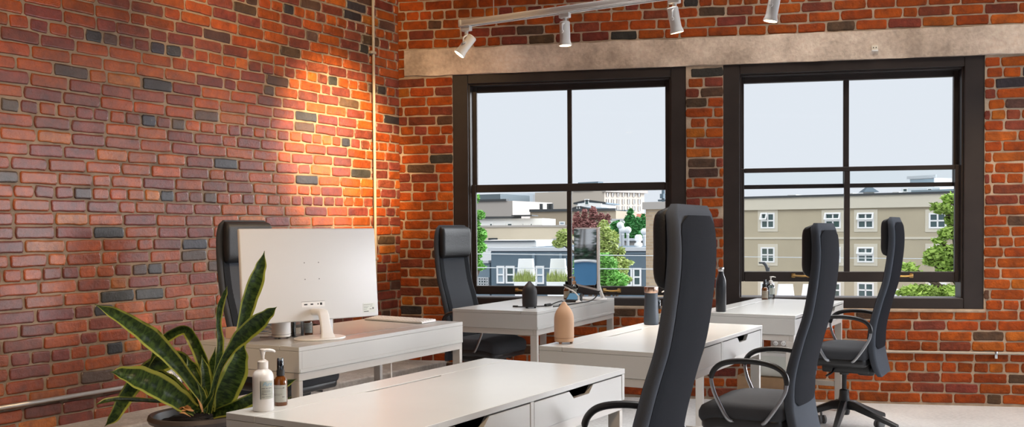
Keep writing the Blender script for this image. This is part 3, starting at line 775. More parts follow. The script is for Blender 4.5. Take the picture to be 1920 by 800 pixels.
# ------------------------------------------------------------------ monitors (local: screen faces +y, back faces -y, origin on the desk)
def make_monitor(tilt_deg=-4.0):
    root = thing('monitor', (0, 0, 0), 0, 'monitor', 'monitor')
    W, Hh, zc, T = 0.715, 0.430, 0.298, 0.022
    tilt = Matrix.Translation((0, 0, zc)) @ Matrix.Rotation(R(tilt_deg), 4, 'X') @ Matrix.Translation((0, 0, -zc))
    bm = bmesh.new(); box(bm, -W/2, W/2, -T/2, T/2, zc-Hh/2, zc+Hh/2, 0.006, 3, tilt); body = finish('housing', bm, M_MON, root)
    bm = bmesh.new(); box(bm, -W/2+0.008, W/2-0.008, T/2-0.002, T/2+0.0015, zc-Hh/2+0.016, zc+Hh/2-0.008, 0, 1, tilt); finish('screen', bm, M_SCREEN, root, False)
    # rear: sunken port strip, mount screws, rating sticker, stand socket
    b = -T/2
    bm = bmesh.new(); box(bm, -0.065, 0.058, b-0.0010, b+0.004, zc-0.152, zc-0.127, 0.0005, 1, tilt); pp = finish('port_panel', bm, M_WHITE_G, body)
    bm = bmesh.new(); box(bm, -0.065, 0.058, b-0.0016, b, zc-0.127, zc-0.1255, 0, 1, tilt); finish('panel_groove', bm, M_RUBBER, pp, False)
    for (px, w, h) in ((-0.043, 0.017, 0.006), (-0.011, 0.014, 0.006), (0.022, 0.006, 0.006), (0.038, 0.011, 0.011)):
        bm = bmesh.new(); box(bm, px-w/2, px+w/2, b-0.0018, b, zc-0.139-h/2, zc-0.139+h/2, 0, 1, tilt); finish('port', bm, M_BLACK, pp, False)
    for (sx, sz) in ((-0.04, 0.055), (0.035, 0.055), (-0.04, -0.022), (0.035, -0.022)):
        bm = bmesh.new(); lathe(bm, [(0.0026, 0), (0.0026, 0.0012)], 10, tilt @ Matrix.Translation((sx, b, zc+sz)) @ Matrix.Rotation(PI/2, 4, 'X')); finish('screw_hole', bm, M_RUBBER, body)
    bm = bmesh.new(); box(bm, 0.060, 0.0645, b-0.0014, b, zc-0.172, zc-0.168, 0, 1, tilt); finish('indicator', bm, M_BLACK, body, False)
    bm = bmesh.new(); box(bm, 0.268, 0.336, b-0.0008, b, zc-0.196, zc-0.151, 0, 1, tilt); st = finish('sticker', bm, M_LABEL, body, False); st['label'] = 'pale rating sticker'
    bm = bmesh.new()
    for k, (xa, xb, zz, hh) in enumerate([(0.272, 0.325, -0.157, 0.0015), (0.272, 0.302, -0.165, 0.0015), (0.308, 0.322, -0.165, 0.0015), (0.272, 0.296, -0.172, 0.0015), (0.272, 0.290, -0.179, 0.0015), (0.306, 0.318, -0.179, 0.003), (0.322, 0.330, -0.176, 0.009), (0.273, 0.300, -0.190, 0.004)]):
        box(bm, xa, xb, b-0.0012, b-0.0005, zc+zz-hh/2, zc+zz+hh/2, 0, 1, tilt)
    finish('sticker_print', bm, M_RUBBER, st, False)
    # stand: bracket, blade neck, oval foot
    bm = bmesh.new(); rings = []
    for (y, z, w, th) in ((-0.004, 0.124, 0.066, 0.030), (-0.05, 0.125, 0.062, 0.028), (-0.076, 0.123, 0.056, 0.026), (-0.087, 0.112, 0.052, 0.020), (-0.098, 0.080, 0.050, 0.014), (-0.111, 0.040, 0.056, 0.014), (-0.124, 0.006, 0.078, 0.018)):
        rings.append((y, z, w, th))
    secs = []
    for i, (y, z, w, th) in enumerate(rings):
        a = rings[max(i-1, 0)]; c = rings[min(i+1, len(rings)-1)]
        tg = V(0, c[0]-a[0], c[1]-a[1]).normalized(); nn = V(0, -tg.z, tg.y)
        secs.append([V(0.012, y, z) + V(1, 0, 0)*p[0] + nn*p[1] for p in rrect(w, th, 4, th*0.42)])
    loft(bm, secs); finish('stand_neck', bm, M_WHITE, root, angle=50)
    bm = bmesh.new(); lathe(bm, [(0.0, 0.0), (0.122, 0.0), (0.126, 0.003), (0.124, 0.008), (0.112, 0.011), (0.0, 0.012)], 48, Matrix.Translation((0.012, -0.052, 0)) @ Matrix.Diagonal((1.0, 0.78, 1, 1)), cap=False)
    finish('stand_foot', bm, M_WHITE, root)
    return root
mon = make_monitor(); mon.location = (-0.940, 4.566, DH_); mon.rotation_euler = (0, 0, R(41.7))
tag(mon, 'large white monitor seen from behind on the desk by the left brick wall', 'monitor')
mon2 = make_monitor(0.0); mon2.location = (0.532, 6.978, DH_); mon2.rotation_euler = (0, 0, R(99.0))
tag(mon2, 'slim monitor seen almost edge-on in front of the left window, glossy screen reflecting outside', 'monitor')

# ------------------------------------------------------------------ bottles and small things (origin at the foot)
def wrap_label(bm, r, a0, a1, z0, z1, n=20):
    g = []
    for i in range(n+1):
        a = a0+(a1-a0)*i/n
        g.append((bm.verts.new((r*math.cos(a), r*math.sin(a), z0)), bm.verts.new((r*math.cos(a), r*math.sin(a), z1))))
    for p, q in zip(g, g[1:]): bm.faces.new((p[0], q[0], q[1], p[1]))
    # give the paper thickness
    bmesh.ops.solidify(bm, geom=bm.faces[:], thickness=0.0003)
def wrap_bars(bm, r, bars):
    """rows of print wrapped on a cylinder: (angle0, angle1, z, height)"""
    for (a0, a1, z, h) in bars:
        g = []
        for i in range(7):
            a = a0+(a1-a0)*i/6
            g.append((bm.verts.new((r*math.cos(a), r*math.sin(a), z-h/2)), bm.verts.new((r*math.cos(a), r*math.sin(a), z+h/2))))
        for p, q in zip(g, g[1:]): bm.faces.new((p[0], q[0], q[1], p[1]))

def pump_bottle(loc, rz, label, body_m=M_FROST, h=0.172, r=0.029, pump_m=M_WHITE, lab_a=(-130, -40), writing=True, group='white pump bottles on the desks', lab=True):
    root = thing('pump_bottle', loc, rz, label, 'bottle', group)
    k = h/0.172
    bm = bmesh.new(); lathe(bm, [(0.0, 0.0), (r*0.93, 0.0), (r, 0.003), (r, 0.094*k), (r*0.96, 0.102*k), (r*0.80, 0.110*k), (r*0.52, 0.1155*k), (r*0.47, 0.118*k), (r*0.47, 0.122*k), (0, 0.122*k)], 36, cap=False); finish('bottle_body', bm, body_m, root)
    bm = bmesh.new(); lathe(bm, [(r*0.50, 0.1185*k), (r*0.50, 0.137*k), (r*0.44, 0.139*k), (r*0.30, 0.141*k), (r*0.30, 0.1425*k)], 30); finish('collar', bm, pump_m, root)
    bm = bmesh.new(); lathe(bm, [(r*0.16, 0.139*k), (r*0.16, 0.152*k), (r*0.24, 0.163*k), (r*0.30, 0.169*k), (r*0.27, 0.172*k), (0, 0.1725*k)], 20)
    tube(bm, smooth_path([(0, 0, 0.1675*k), (r*0.5, 0, 0.1690*k), (r*1.0, 0, 0.1675*k), (r*1.22, 0, 0.1635*k)], 5), [r*0.25]*8+[r*0.22, r*0.21, r*0.20, r*0.19, r*0.18, r*0.17, r*0.15, r*0.14], 10, 0.62)
    finish('pump_head', bm, pump_m, root)
    if lab:
        a0, a1 = R(lab_a[0])-rz, R(lab_a[1])-rz
        bm = bmesh.new(); wrap_label(bm, r+0.0005, a0, a1, 0.036*k, 0.086*k); lo = finish('paper_label', bm, M_LABEL, root)
        if writing:
            bm = bmesh.new(); am = (a1-a0)
            wrap_bars(bm, r+0.0010, [(a0+am*0.10, a0+am*0.32, 0.0655, 0.0018), (a0+am*0.36, a0+am*0.52, 0.0655, 0.0016), (a0+am*0.56, a0+am*0.80, 0.0657, 0.0018),
                                     (a0+am*0.10, a0+am*0.24, 0.0520, 0.0014), (a0+am*0.10, a0+am*0.46, 0.0488, 0.0012), (a0+am*0.52, a0+am*0.74, 0.0490, 0.0008), (a0+am*0.10, a0+am*0.30, 0.0415, 0.0012), (a0+am*0.34, a0+am*0.74, 0.0425, 0.0009)])
            finish('label_print', bm, M_PRINT, lo, False)
            bm = bmesh.new(); wrap_bars(bm, r+0.0009, [(a0+am*0.10, a0+am*0.70, 0.0600-0.0024*i, 0.0006) for i in range(3)]); finish('label_print', bm, M_RUBBER, lo, False)
            tb = text_bm('Pure', 0.0145, 0.35)
            aS = a0+am*0.17
            for v in tb.verts:
                a = aS + v.co.x/(r+0.0009); v.co = V((r+0.0011)*math.cos(a), (r+0.0011)*math.sin(a), 0.0725+v.co.y)
            finish('label_writing', tb, M_PRINT_B, lo, False)
    return root

def spray_bottle(loc, label, h=0.136, r=0.019, rz=0.0, cap_m=None, lab_m=None):
    root = thing('spray_bottle', loc, rz, label, 'bottle', 'small amber spray bottles on the desks')
    k = h/0.136; q = r/0.019
    bm = bmesh.new(); lathe(bm, [(0.0, 0.0), (r*0.94, 0.0), (r, 0.003), (r, 0.064*k), (r*0.95, 0.072*k), (r*0.75, 0.080*k), (r*0.50, 0.085*k), (r*0.45, 0.088*k), (0, 0.088*k)], 32, cap=False); finish('bottle_body', bm, M_AMBER, root)
    bm = bmesh.new(); lathe(bm, [(r*0.60, 0.0855*k), (r*0.60, 0.100*k), (r*0.56, 0.102*k), (r*0.3, 0.102*k)], 26); finish('collar', bm, M_BLACK, root)
    bm = bmesh.new(); lathe(bm, [(r*0.28, 0.102*k), (r*0.28, 0.112*k), (r*0.40, 0.114*k), (r*0.40, 0.128*k), (r*0.30, 0.130*k)], 20); box(bm, r*0.2, r*0.5, -0.002, 0.002, 0.118*k, 0.123*k); finish('sprayer', bm, M_NAVY, root)
    bm = bmesh.new(); lathe(bm, [(r*0.52, 0.102*k), (r*0.50, 0.132*k), (r*0.44, 0.136*k), (0.0, 0.1362*k)], 26, cap=False); finish('cap', bm, M_CLEAR, root)
    a0, a1 = R(-168)-rz, R(-22)-rz
    bm = bmesh.new(); wrap_label(bm, r+0.0005, a0, a1, 0.011*k, 0.060*k); lo = finish('paper_label', bm, lab_m or M_LABEL, root)
    am = a1-a0
    bm = bmesh.new(); wrap_bars(bm, r+0.0010, [(a0+am*0.12, a0+am*0.82, 0.051*k, 0.0007), (a0+am*0.74, a0+am*0.84, 0.052*k, 0.0022), (a0+am*0.12, a0+am*0.70, 0.034*k, 0.0006), (a0+am*0.12, a0+am*0.60, 0.031*k, 0.0005), (a0+am*0.70, a0+am*0.84, 0.026*k, 0.0018)]); finish('label_print', bm, M_RUBBER, lo, False)
    return root

pump_bottle((-0.697, 2.716, DH_), R(-4), 'white pump bottle with blue script label on the corner of the closest desk', lab_a=(-92, -12))
spray_bottle((-0.668, 2.800, DH_), 'small amber spray bottle right behind the white pump bottle on the closest desk')
pump_bottle((1.830, 6.905, DH_), R(-10), 'clear and white pump bottle by the open right window', body_m=M_CLEAR, h=0.160, r=0.027, writing=False, lab_a=(-120, -40))
spray_bottle((1.776, 6.860, DH_), 'small amber spray bottle by the open right window, beside a clear pump bottle', h=0.142, r=0.022, lab_m=M_LABEL_C)
pump_bottle((0.826, 5.166, DH_), R(150), 'white pump bottle beside the slate blue tumbler, half hidden by the tall chair back', h=0.172, writing=False)
spray_bottle((0.772, 5.135, DH_), 'small amber spray bottle squeezed between tumbler and white pump bottle', h=0.128, r=0.018)
pump_bottle((0.440, 6.92, DH_), R(160), 'clear pump bottle with copper pump in front of the edge-on monitor', body_m=M_CLEAR, h=0.165, r=0.029, pump_m=M_PEACH, writing=False, lab_a=(-130, -60))
spray_bottle((0.392, 7.02, DH_), 'small amber spray bottle on the desk under the left window', h=0.134, r=0.022, lab_m=M_LABEL_C)
pump_bottle((-0.905, 4.745, DH_), R(120), 'white bottle behind the stand of the big white monitor', h=0.165, r=0.031, writing=False, lab_a=(-130, -70))
spray_bottle((-0.986, 4.712, DH_), 'amber bottle with pale label under the big white monitor', h=0.134, r=0.021)

def tumbler_glass(loc, label, h=0.12, r=0.028):
    root = thing('drinking_glass', loc, 0, label, 'glass', 'clear glasses under the white monitor')
    bm = bmesh.new(); lathe(bm, [(0, 0.0), (r*0.90, 0.0), (r, 0.004), (r*1.04, h), (r*0.98, h), (r*0.93, 0.010), (0, 0.009)], 30, cap=False); finish('glass_wall', bm, M_CLEAR, root)
    bm = bmesh.new(); lathe(bm, [(0, 0.0095), (r*0.92, 0.0105), (r*0.93, 0.012), (0, 0.012)], 24, cap=False); finish('glass_base', bm, M_CLEAR, root)
    return root
tumbler_glass((-1.062, 4.660, DH_), 'clear drinking glass just right of the white diffuser, under the monitor', 0.125, 0.026)
tumbler_glass((-1.020, 4.628, DH_), 'clear drinking glass next to the amber bottle, under the monitor', 0.125, 0.029)

def diffuser(loc, label, m, m2, h, r, ring=True):
    root = thing('aroma_diffuser', loc, 0, label, 'diffuser', 'bullet-shaped aroma diffusers on the desks')
    prof = [(0.0, 0.026*h/0.18), (r*0.99, 0.026*h/0.18), (r, 0.030*h/0.18), (r, h*0.56), (r*0.985, h*0.63), (r*0.92, h*0.71), (r*0.78, h*0.79), (r*0.58, h*0.86), (r*0.38, h*0.915), (r*0.27, h*0.95), (r*0.20, h*0.985), (r*0.12, h), (r*0.08, h*0.99), (0, h*0.98)]
    bm = bmesh.new(); lathe(bm, prof, 40, cap=False); finish('cover', bm, m, root)
    bm = bmesh.new(); lathe(bm, [(0, 0.008), (r*0.90, 0.008), (r*0.98, 0.011), (r*0.98, 0.0235*h/0.18), (0, 0.0235*h/0.18)], 40, cap=False); b = finish('base', bm, m, root)
    bm = bmesh.new(); lathe(bm, [(r*0.955, 0.0235*h/0.18), (r*0.955, 0.0262*h/0.18)], 40); finish('seam', bm, m2, root)
    for k in range(3):
        a = R(90+25+120*k); bm = bmesh.new(); lathe(bm, [(0.006, 0), (0.007, 0.009)], 12, Matrix.Translation((r*0.72*math.cos(a), r*0.72*math.sin(a), 0))); finish('foot', bm, m2, b)
    return root
diffuser((0.227, 4.288, DH_), 'peach bullet-shaped diffuser on the near corner of the middle desk', M_PEACH, M_PEACH_IN, 0.182, 0.0435)
diffuser((0.111, 6.249, DH_), 'black bullet-shaped diffuser on the desk under the left window', M_CHARC, M_BLACK, 0.172, 0.048)
diffuser((-1.083, 4.562, DH_), 'white diffuser half hidden below the big white monitor', M_WHITE, M_RUBBER, 0.150, 0.044)

# tumbler and steel bottle
root = thing('tumbler', (0.727, 5.106, DH_), 0, 'slate blue tumbler with a copper-steel lid on the middle desk', 'tumbler')
bm = bmesh.new(); r = 0.039; lathe(bm, [(0, 0), (r*0.92, 0), (r, 0.006), (r*0.99, 0.04), (r*0.90, 0.12), (r*0.86, 0.16), (r*0.88, 0.166), (0, 0.166)], 40, cap=False); finish('tumbler_body', bm, M_NAVY, root)
bm = bmesh.new(); lathe(bm, [(r*0.89, 0.1665), (r*0.93, 0.170), (r*0.95, 0.190), (r*0.92, 0.198), (0.0, 0.200)], 40, cap=False); l = finish('lid', bm, mat('copper_steel', (0.66, 0.47, 0.37), 0.25, 1.0), root); l['label'] = 'copper-steel lid'
root = thing('water_bottle', (1.256, 5.872, DH_), 0, 'black steel water bottle with a silver cap on the desk under the right window', 'bottle')
bm = bmesh.new(); r = 0.0305; lathe(bm, [(0, 0), (r*0.93, 0), (r, 0.004), (r, 0.165), (r*0.96, 0.185), (r*0.82, 0.203), (r*0.60, 0.222), (r*0.50, 0.235), (r*0.49, 0.243), (0, 0.243)], 36, cap=False); finish('bottle_body', bm, M_BOTTLE, root)
bm = bmesh.new(); lathe(bm, [(r*0.52, 0.2435), (r*0.58, 0.246), (r*0.58, 0.264), (r*0.54, 0.267), (0, 0.268)], 30, cap=False); finish('cap', bm, M_STEEL, root)

# little wooden block, coiled cable, keyboard, phone stand
bm = bmesh.new(); box(bm, -0.028, 0.028, -0.026, 0.026, 0, 0.052, 0.004, 2)
o = finish('wooden_block', bm, M_PINKWOOD); o.location = (-1.312, 4.585, DH_); o.rotation_euler = (0, 0, R(-20))
tag(o, 'small pale pink wooden block on the desk end behind the plant', 'block')
bm = bmesh.new()
tube(bm, smooth_path([(0.034*math.cos(a*0.7)*(1+0.06*math.sin(a*3)), 0.022*math.sin(a*0.7), 0.006+0.0022*a) for a in range(0, 26)], 3), 0.0032, 8)
tube(bm, smooth_path([(0.034, 0, 0.006), (0.02, -0.03, 0.004), (-0.02, -0.04, 0.004)], 5), 0.0032, 8)
o = finish('coiled_cable', bm, M_WHITE_G); o.location = (-1.170, 4.625, DH_)
tag(o, 'small coil of white cable left of the white diffuser', 'cable')
kb = thing('keyboard', (-0.625, 5.395, DH_), R(-36), 'slim white keyboard on the far end of the monitor desk', 'keyboard')
bm = bmesh.new(); prism(bm, [(-0.058, 0.002), (0.058, 0.004), (0.058, 0.018), (-0.058, 0.009)], 'x', -0.215, 0.215); 
bmesh.ops.bevel(bm, geom=bm.edges[:], offset=0.002, segments=2, affect='EDGES')
finish('keyboard_case', bm, M_WHITE_G, kb)
bm = bmesh.new()
for rr in range(5):
    for cc in range(17):
        x = -0.205+0.0242*cc; y = -0.050+0.0205*rr; z = 0.009+0.009*(y+0.058)/0.116
        box(bm, x, x+0.0205, y, y+0.017, z-0.001, z+0.003, 0.001, 1)
finish('keys', bm, M_WHITE, kb)
ph = thing('display_wedge', (0.425, 6.775, DH_), R(-28), 'small black wedge with a blue display beside the edge-on monitor', 'clock')  # wedge-shaped device of unknown use
bm = bmesh.new(); prism(bm, [(-0.040, 0.0), (0.045, 0.0), (0.052, 0.052), (0.036, 0.060), (-0.036, 0.012)], 'x', -0.048, 0.048); bmesh.ops.bevel(bm, geom=bm.edges[:], offset=0.003, segments=2, affect='EDGES'); finish('wedge_body', bm, M_BLACK, ph)
bm = bmesh.new(); n = V(0, -0.048, 0.072).normalized()
q = [V(-0.040, -0.030, 0.0160), V(0.040, -0.030, 0.0160), V(0.040, 0.028, 0.0547), V(-0.040, 0.028, 0.0547)]
vs = [bm.verts.new(p+n*0.0012) for p in q]; bm.faces.new(vs); bmesh.ops.solidify(bm, geom=bm.faces[:], thickness=0.002); finish('display', bm, M_BLUESCREEN, ph, False)
# slim pale arm of unknown purpose in front of the monitor
ar = thing('pale_arm', (0.452, 6.655, DH_), R(62), 'low pale slim arm in front of the edge-on monitor', 'lamp')
bm = bmesh.new(); lathe(bm, [(0, 0), (0.034, 0), (0.036, 0.004), (0.030, 0.012), (0.012, 0.016), (0.010, 0.045), (0, 0.046)], 28, cap=False); finish('arm_base', bm, M_WHITE_G, ar)
bm = bmesh.new(); tube(bm, smooth_path([(0, 0, 0.040), (0.02, 0.05, 0.062), (0.03, 0.12, 0.082), (0.035, 0.19, 0.098)], 6), 0.008, 10, 0.6); finish('arm_rod', bm, M_FROST, ar)
bm = bmesh.new(); tube(bm, smooth_path([(0.034, 0.10, 0.092), (0.035, 0.15, 0.104), (0.036, 0.20, 0.108)], 6), 0.012, 10, 0.5); finish('arm_head', bm, M_CHARC, ar); ar.scale = (0.6, 0.6, 1.1)

# cables on the desk under the left window, and the one hanging from the monitor desk
zc = DH_+0.004
def cable(name, pts, r, m, label, extra=()):
    bm = bmesh.new(); tube(bm, smooth_path(pts, 8), r, 8)
    for (p, q, rr) in extra: tube(bm, [p, q], rr, 10)
    return tag(finish(name, bm, m), label, 'cable', 'black cables on the desk under the left window' if m is M_BLACK else None)
cable('power_cable', [(0.015, 6.33, zc), (0.060, 6.31, zc), (0.15, 6.33, zc), (0.215, 6.36, zc), (0.255, 6.46, zc), (0.29, 6.62, zc), (0.340, 6.76, zc+0.002), (0.350, 6.68, zc+0.001), (0.335, 6.56, zc), (0.310, 6.45, zc)], 0.0035, M_BLACK,
      'thin black cable looping from the black diffuser across the desk', [((0.215, 6.355, zc+0.004), (0.250, 6.41, zc+0.004), 0.010), ((0.005, 6.335, zc), (0.035, 6.32, zc), 0.007)])
cable('power_cable', [(0.265, 6.31, zc), (0.328, 6.385, zc), (0.385, 6.475, zc), (0.450, 6.592, zc), (0.525, 6.722, zc+0.001), (0.580, 6.820, zc+0.020), (0.612, 6.855, zc+0.070), (0.606, 6.875, zc+0.112), (0.580, 6.890, zc+0.125)], 0.0042, M_BLACK,
      'thicker black cable running along the desk edge and arching up to the edge-on monitor', [((0.611, 6.852, zc+0.060), (0.613, 6.864, zc+0.092), 0.007)])
cable('hanging_cable', [(-0.60, 4.80, 0.64), (-0.595, 4.80, 0.50), (-0.56, 4.83, 0.30), (-0.52, 4.86, 0.10), (-0.50, 4.90, 0.006), (-0.40, 4.98, 0.006)], 0.0035, M_WHITE_G, 'thin white cable hanging down from under the monitor desk')

# boxes under the far right desk
BR = R(-30)
cb = thing('cardboard_box', (1.690, 6.290, 0), BR, 'brown cardboard box with a hand hole on the floor under the right-window desk', 'box')
bm = bmesh.new(); box(bm, -0.20, 0.20, -0.15, 0.15, 0, 0.318, 0.004, 1); finish('carton', bm, M_CARD, cb)
bm = bmesh.new(); box(bm, -0.055, 0.035, -0.1515, -0.149, 0.195, 0.225, 0.001, 1); finish('hand_hole', bm, M_BLACK, cb)
bm = bmesh.new(); box(bm, -0.20, 0.20, -0.0015, 0.0015, 0.3175, 0.3192); box(bm, -0.2008, 0.2008, -0.1508, -0.149, 0.255, 0.258); finish('flap_seam', bm, M_PEACH_IN, cb, False)
wb = thing('white_carton', (1.680, 6.265, 0.3195), BR, 'white carton standing on the cardboard box under the right-window desk', 'box')
bm = bmesh.new(); box(bm, -0.125, 0.125, -0.095, 0.095, 0, 0.150, 0.003, 1); finish('carton', bm, M_LABEL, wb)
bm = bmesh.new(); box(bm, -0.126, 0.126, -0.096, 0.096, 0.128, 0.1515, 0.003, 1); finish('carton_lid', bm, M_WHITE, wb)
bm = bmesh.new(); prism(bm, [(-0.022, 0.066), (-0.004, 0.074), (0.010, 0.086), (0.006, 0.076), (-0.004, 0.070), (-0.020, 0.063)], 'y', -0.0962, -0.0945); finish('carton_mark', bm, M_BLACK, wb, False)

# ------------------------------------------------------------------ potted plant
PX, PY, RIM = -1.165, 3.60, 0.592
pl = thing('potted_plant', (PX, PY, 0), 0, 'snake plant with yellow-edged leaves in a tall dark pot by the left brick wall', 'plant')
bm = bmesh.new(); lathe(bm, [(0, 0), (0.112, 0), (0.118, 0.006), (0.128, 0.30), (0.146, 0.48), (0.156, 0.552), (0.158, 0.560), (0.174, 0.566), (0.179, 0.578), (0.175, 0.590), (0.168, 0.592), (0.158, 0.586), (0.150, 0.555), (0.0, 0.550)], 56, cap=False)
finish('pot', bm, M_POT, pl)
bm = bmesh.new(); rng = random.Random(3); rings = []
lathe(bm, [(0.0, 0.570), (0.05, 0.569), (0.10, 0.567), (0.152, 0.562), (0.152, 0.552), (0, 0.551)], 40, cap=False)
for v in bm.verts: v.co.z += 0.006*noise.noise(v.co*40) if v.co.z > 0.56 else 0
finish('soil', bm, M_SOIL, pl)
BASEINV = Matrix.Translation((-PX, -PY, 0))
def leaf(ctrl, widths, yaw=0.0, fold=0.22):
    """ctrl: (px, py, depth) along the blade from foot to tip; widths in metres at the same points"""
    pts = smooth_path([BASEINV @ at(a, b, PY+d) for (a, b, d) in ctrl], 9)
    n = len(pts); m = len(widths)-1
    bm = bmesh.new(); uvl = bm.loops.layers.uv.new('UVMap'); g = []
    prev = None; NU = 8
    wk = []
    for i in range(n):
        t = i/(n-1)*m; k = min(int(t), m-1); f = t-k; f = f*f*(3-2*f); wk.append(widths[k]*(1-f)+widths[k+1]*f)
    for i in range(n):
        tg = (pts[min(i+1, n-1)]-pts[max(i-1, 0)]).normalized()
        toview = (V(0, 0, EYE)-(pts[i]+V(PX, PY, 0))).normalized()
        hint = Matrix.Rotation(R(yaw), 3, tg) @ toview
        side = tg.cross(hint).normalized(); nr = side.cross(tg).normalized(); row = []
        if prev is not None and side.dot(prev) < 0: side = -side; nr = -nr
        prev = side
        for j in range(NU+1):
            u = j/NU*2-1
            row.append(bm.verts.new(pts[i] + side*(u*wk[i]/2) + nr*(fold*wk[i]*(abs(u)**1.6-0.35) + 0.02*wk[i]*math.sin(i*0.9+u*2))))
        g.append(row)
    for i in range(n-1):
        for j in range(NU):
            f = bm.faces.new((g[i][j], g[i][j+1], g[i+1][j+1], g[i+1][j]))
            for lp, (uu, vv) in zip(f.loops, ((j/NU, i/(n-1)), ((j+1)/NU, i/(n-1)), ((j+1)/NU, (i+1)/(n-1)), (j/NU, (i+1)/(n-1)))): lp[uvl].uv = (uu, vv)
    bmesh.ops.solidify(bm, geom=bm.faces[:], thickness=0.0022)
    return finish('leaf', bm, M_LEAF, pl, angle=70)
S_ = 3.6/1831
def w(*px): return [p*S_ for p in px]
leaf([(398, 772, 0.0), (352, 708, -0.03), (318, 668, -0.06), (283, 634, -0.09), (250, 610, -0.12), (215, 588, -0.15), (177, 570, -0.18)], w(16, 22, 30, 38, 30, 22, 1), 12)
leaf([(366, 770, -0.04), (335, 750, -0.08), (300, 728, -0.12), (262, 710, -0.15), (230, 700, -0.17), (207, 697, -0.19)], w(24, 42, 50, 46, 26, 1), 25)
leaf([(352, 768, -0.03), (315, 755, -0.05), (270, 751, -0.07), (225, 749, -0.10), (198, 752, -0.12), (178, 759, -0.13)], w(10, 12, 14, 16, 14, 1), 55)
leaf([(392, 765, 0.05), (362, 700, 0.08), (335, 672, 0.10), (300, 680, 0.12), (262, 706, 0.12), (232, 748, 0.10), (214, 780, 0.08), (196, 799, 0.07)], w(18, 26, 34, 40, 34, 30, 22, 1), -20)
leaf([(404, 768, 0.08), (392, 715, 0.10), (378, 670, 0.11), (360, 632, 0.12), (345, 617, 0.12), (318, 628, 0.11), (296, 648, 0.10), (278, 690, 0.09)], w(18, 24, 26, 24, 20, 22, 16, 1), -28)
leaf([(364, 772, -0.02), (342, 745, -0.02), (318, 720, -0.01), (300, 703, 0.0), (288, 695, 0.0)], w(16, 32, 34, 22, 1), 15)
leaf([(370, 772, 0.03), (352, 752, 0.03), (338, 738, 0.03), (326, 727, 0.04)], w(12, 24, 22, 1), 20)
leaf([(376, 770, 0.06), (370, 730, 0.06), (362, 695, 0.07), (350, 668, 0.07)], w(20, 32, 28, 1), 8)
leaf([(398, 770, 0.02), (404, 720, 0.02), (409, 680, 0.02), (412, 640, 0.03), (409, 608, 0.03), (412, 575, 0.03), (420, 552, 0.03), (426, 536, 0.03)], w(16, 20, 20, 17, 13, 17, 12, 1), 40)
leaf([(425, 768, 0.04), (436, 715, 0.04), (446, 660, 0.04), (455, 610, 0.05), (466, 565, 0.05), (478, 530, 0.05), (488, 500, 0.06), (496, 470, 0.06)], w(20, 26, 24, 24, 30, 32, 22, 1), 18)
leaf([(392, 774, -0.05), (400, 730, -0.06), (412, 690, -0.08), (432, 655, -0.09), (455, 628, -0.10), (482, 604, -0.11), (504, 586, -0.12), (519, 575, -0.12)], w(10, 12, 12, 18, 32, 34, 20, 1), 15)
leaf([(412, 773, -0.02), (424, 735, -0.02), (440, 700, -0.02), (450, 668, -0.01), (458, 645, 0.0)], w(24, 46, 46, 30, 2), 10)
leaf([(398, 776, -0.02), (430, 766, -0.02), (470, 748, -0.01), (508, 728, 0.0), (535, 718, 0.01), (556, 710, 0.02)], w(18, 24, 26, 24, 16, 1), 20)
leaf([(405, 778, 0.03), (440, 771, 0.04), (480, 764, 0.06), (515, 760, 0.08), (548, 742, 0.10)], w(12, 18, 20, 18, 1), 35)
leaf([(386, 774, -0.05), (382, 755, -0.05), (380, 738, -0.05), (368, 712, -0.05)], w(10, 14, 12, 1), 30)
leaf([(416, 768, 0.06), (424, 725, 0.06), (432, 690, 0.06), (442, 648, 0.06)], w(10, 14, 12, 1), 55)
leaf([(372, 774, -0.06), (384, 757, -0.07), (394, 742, -0.08), (402, 726, -0.08)], w(8, 13, 10, 1), 40)
leaf([(384, 770, 0.05), (386, 725, 0.06), (384, 695, 0.06), (378, 665, 0.07)], w(16, 24, 20, 1), 25)
leaf([(396, 770, 0.10), (392, 730, 0.10), (398, 690, 0.11), (404, 650, 0.12)], w(14, 24, 22, 1), -15)
bm = bmesh.new(); rng = random.Random(8)
for k in range(7):
    a = at(332+rng.random()*34, 766+rng.random()*8, PY-0.10+rng.random()*0.06); a = BASEINV @ a
    b = a+V(rng.uniform(-0.04, 0.04), rng.uniform(-0.02, 0.02), rng.uniform(-0.004, 0.022)); c = b+V(rng.uniform(-0.02, 0.02), 0.01, rng.uniform(-0.02, 0.006))
    tube(bm, smooth_path([a, b, c], 4), [0.004, 0.010, 0.011, 0.010, 0.008, 0.007, 0.005, 0.003, 0.002], 8, 0.3)
p = [BASEINV @ at(380, 772, PY-0.12), BASEINV @ at(376, 758, PY-0.12), BASEINV @ at(369, 745, PY-0.11)]
tube(bm, smooth_path(p, 5), [0.005, 0.008, 0.009, 0.010, 0.010, 0.009, 0.008, 0.006, 0.004, 0.003, 0.002], 8, 0.35)
finish('dry_leaves', bm, M_DRY, pl)['label'] = 'shrivelled brown leaf bases'

# ------------------------------------------------------------------ the street outside (real distances, far below window level)
GZ = -13.0
bm = bmesh.new(); box(bm, -400, 400, 9.5, 900, GZ-0.4, GZ); struct('ground_outside', bm, mat('asphalt', (0.16, 0.16, 0.17), 0.9, noise_amt=0.2, noise_scale=0.4))

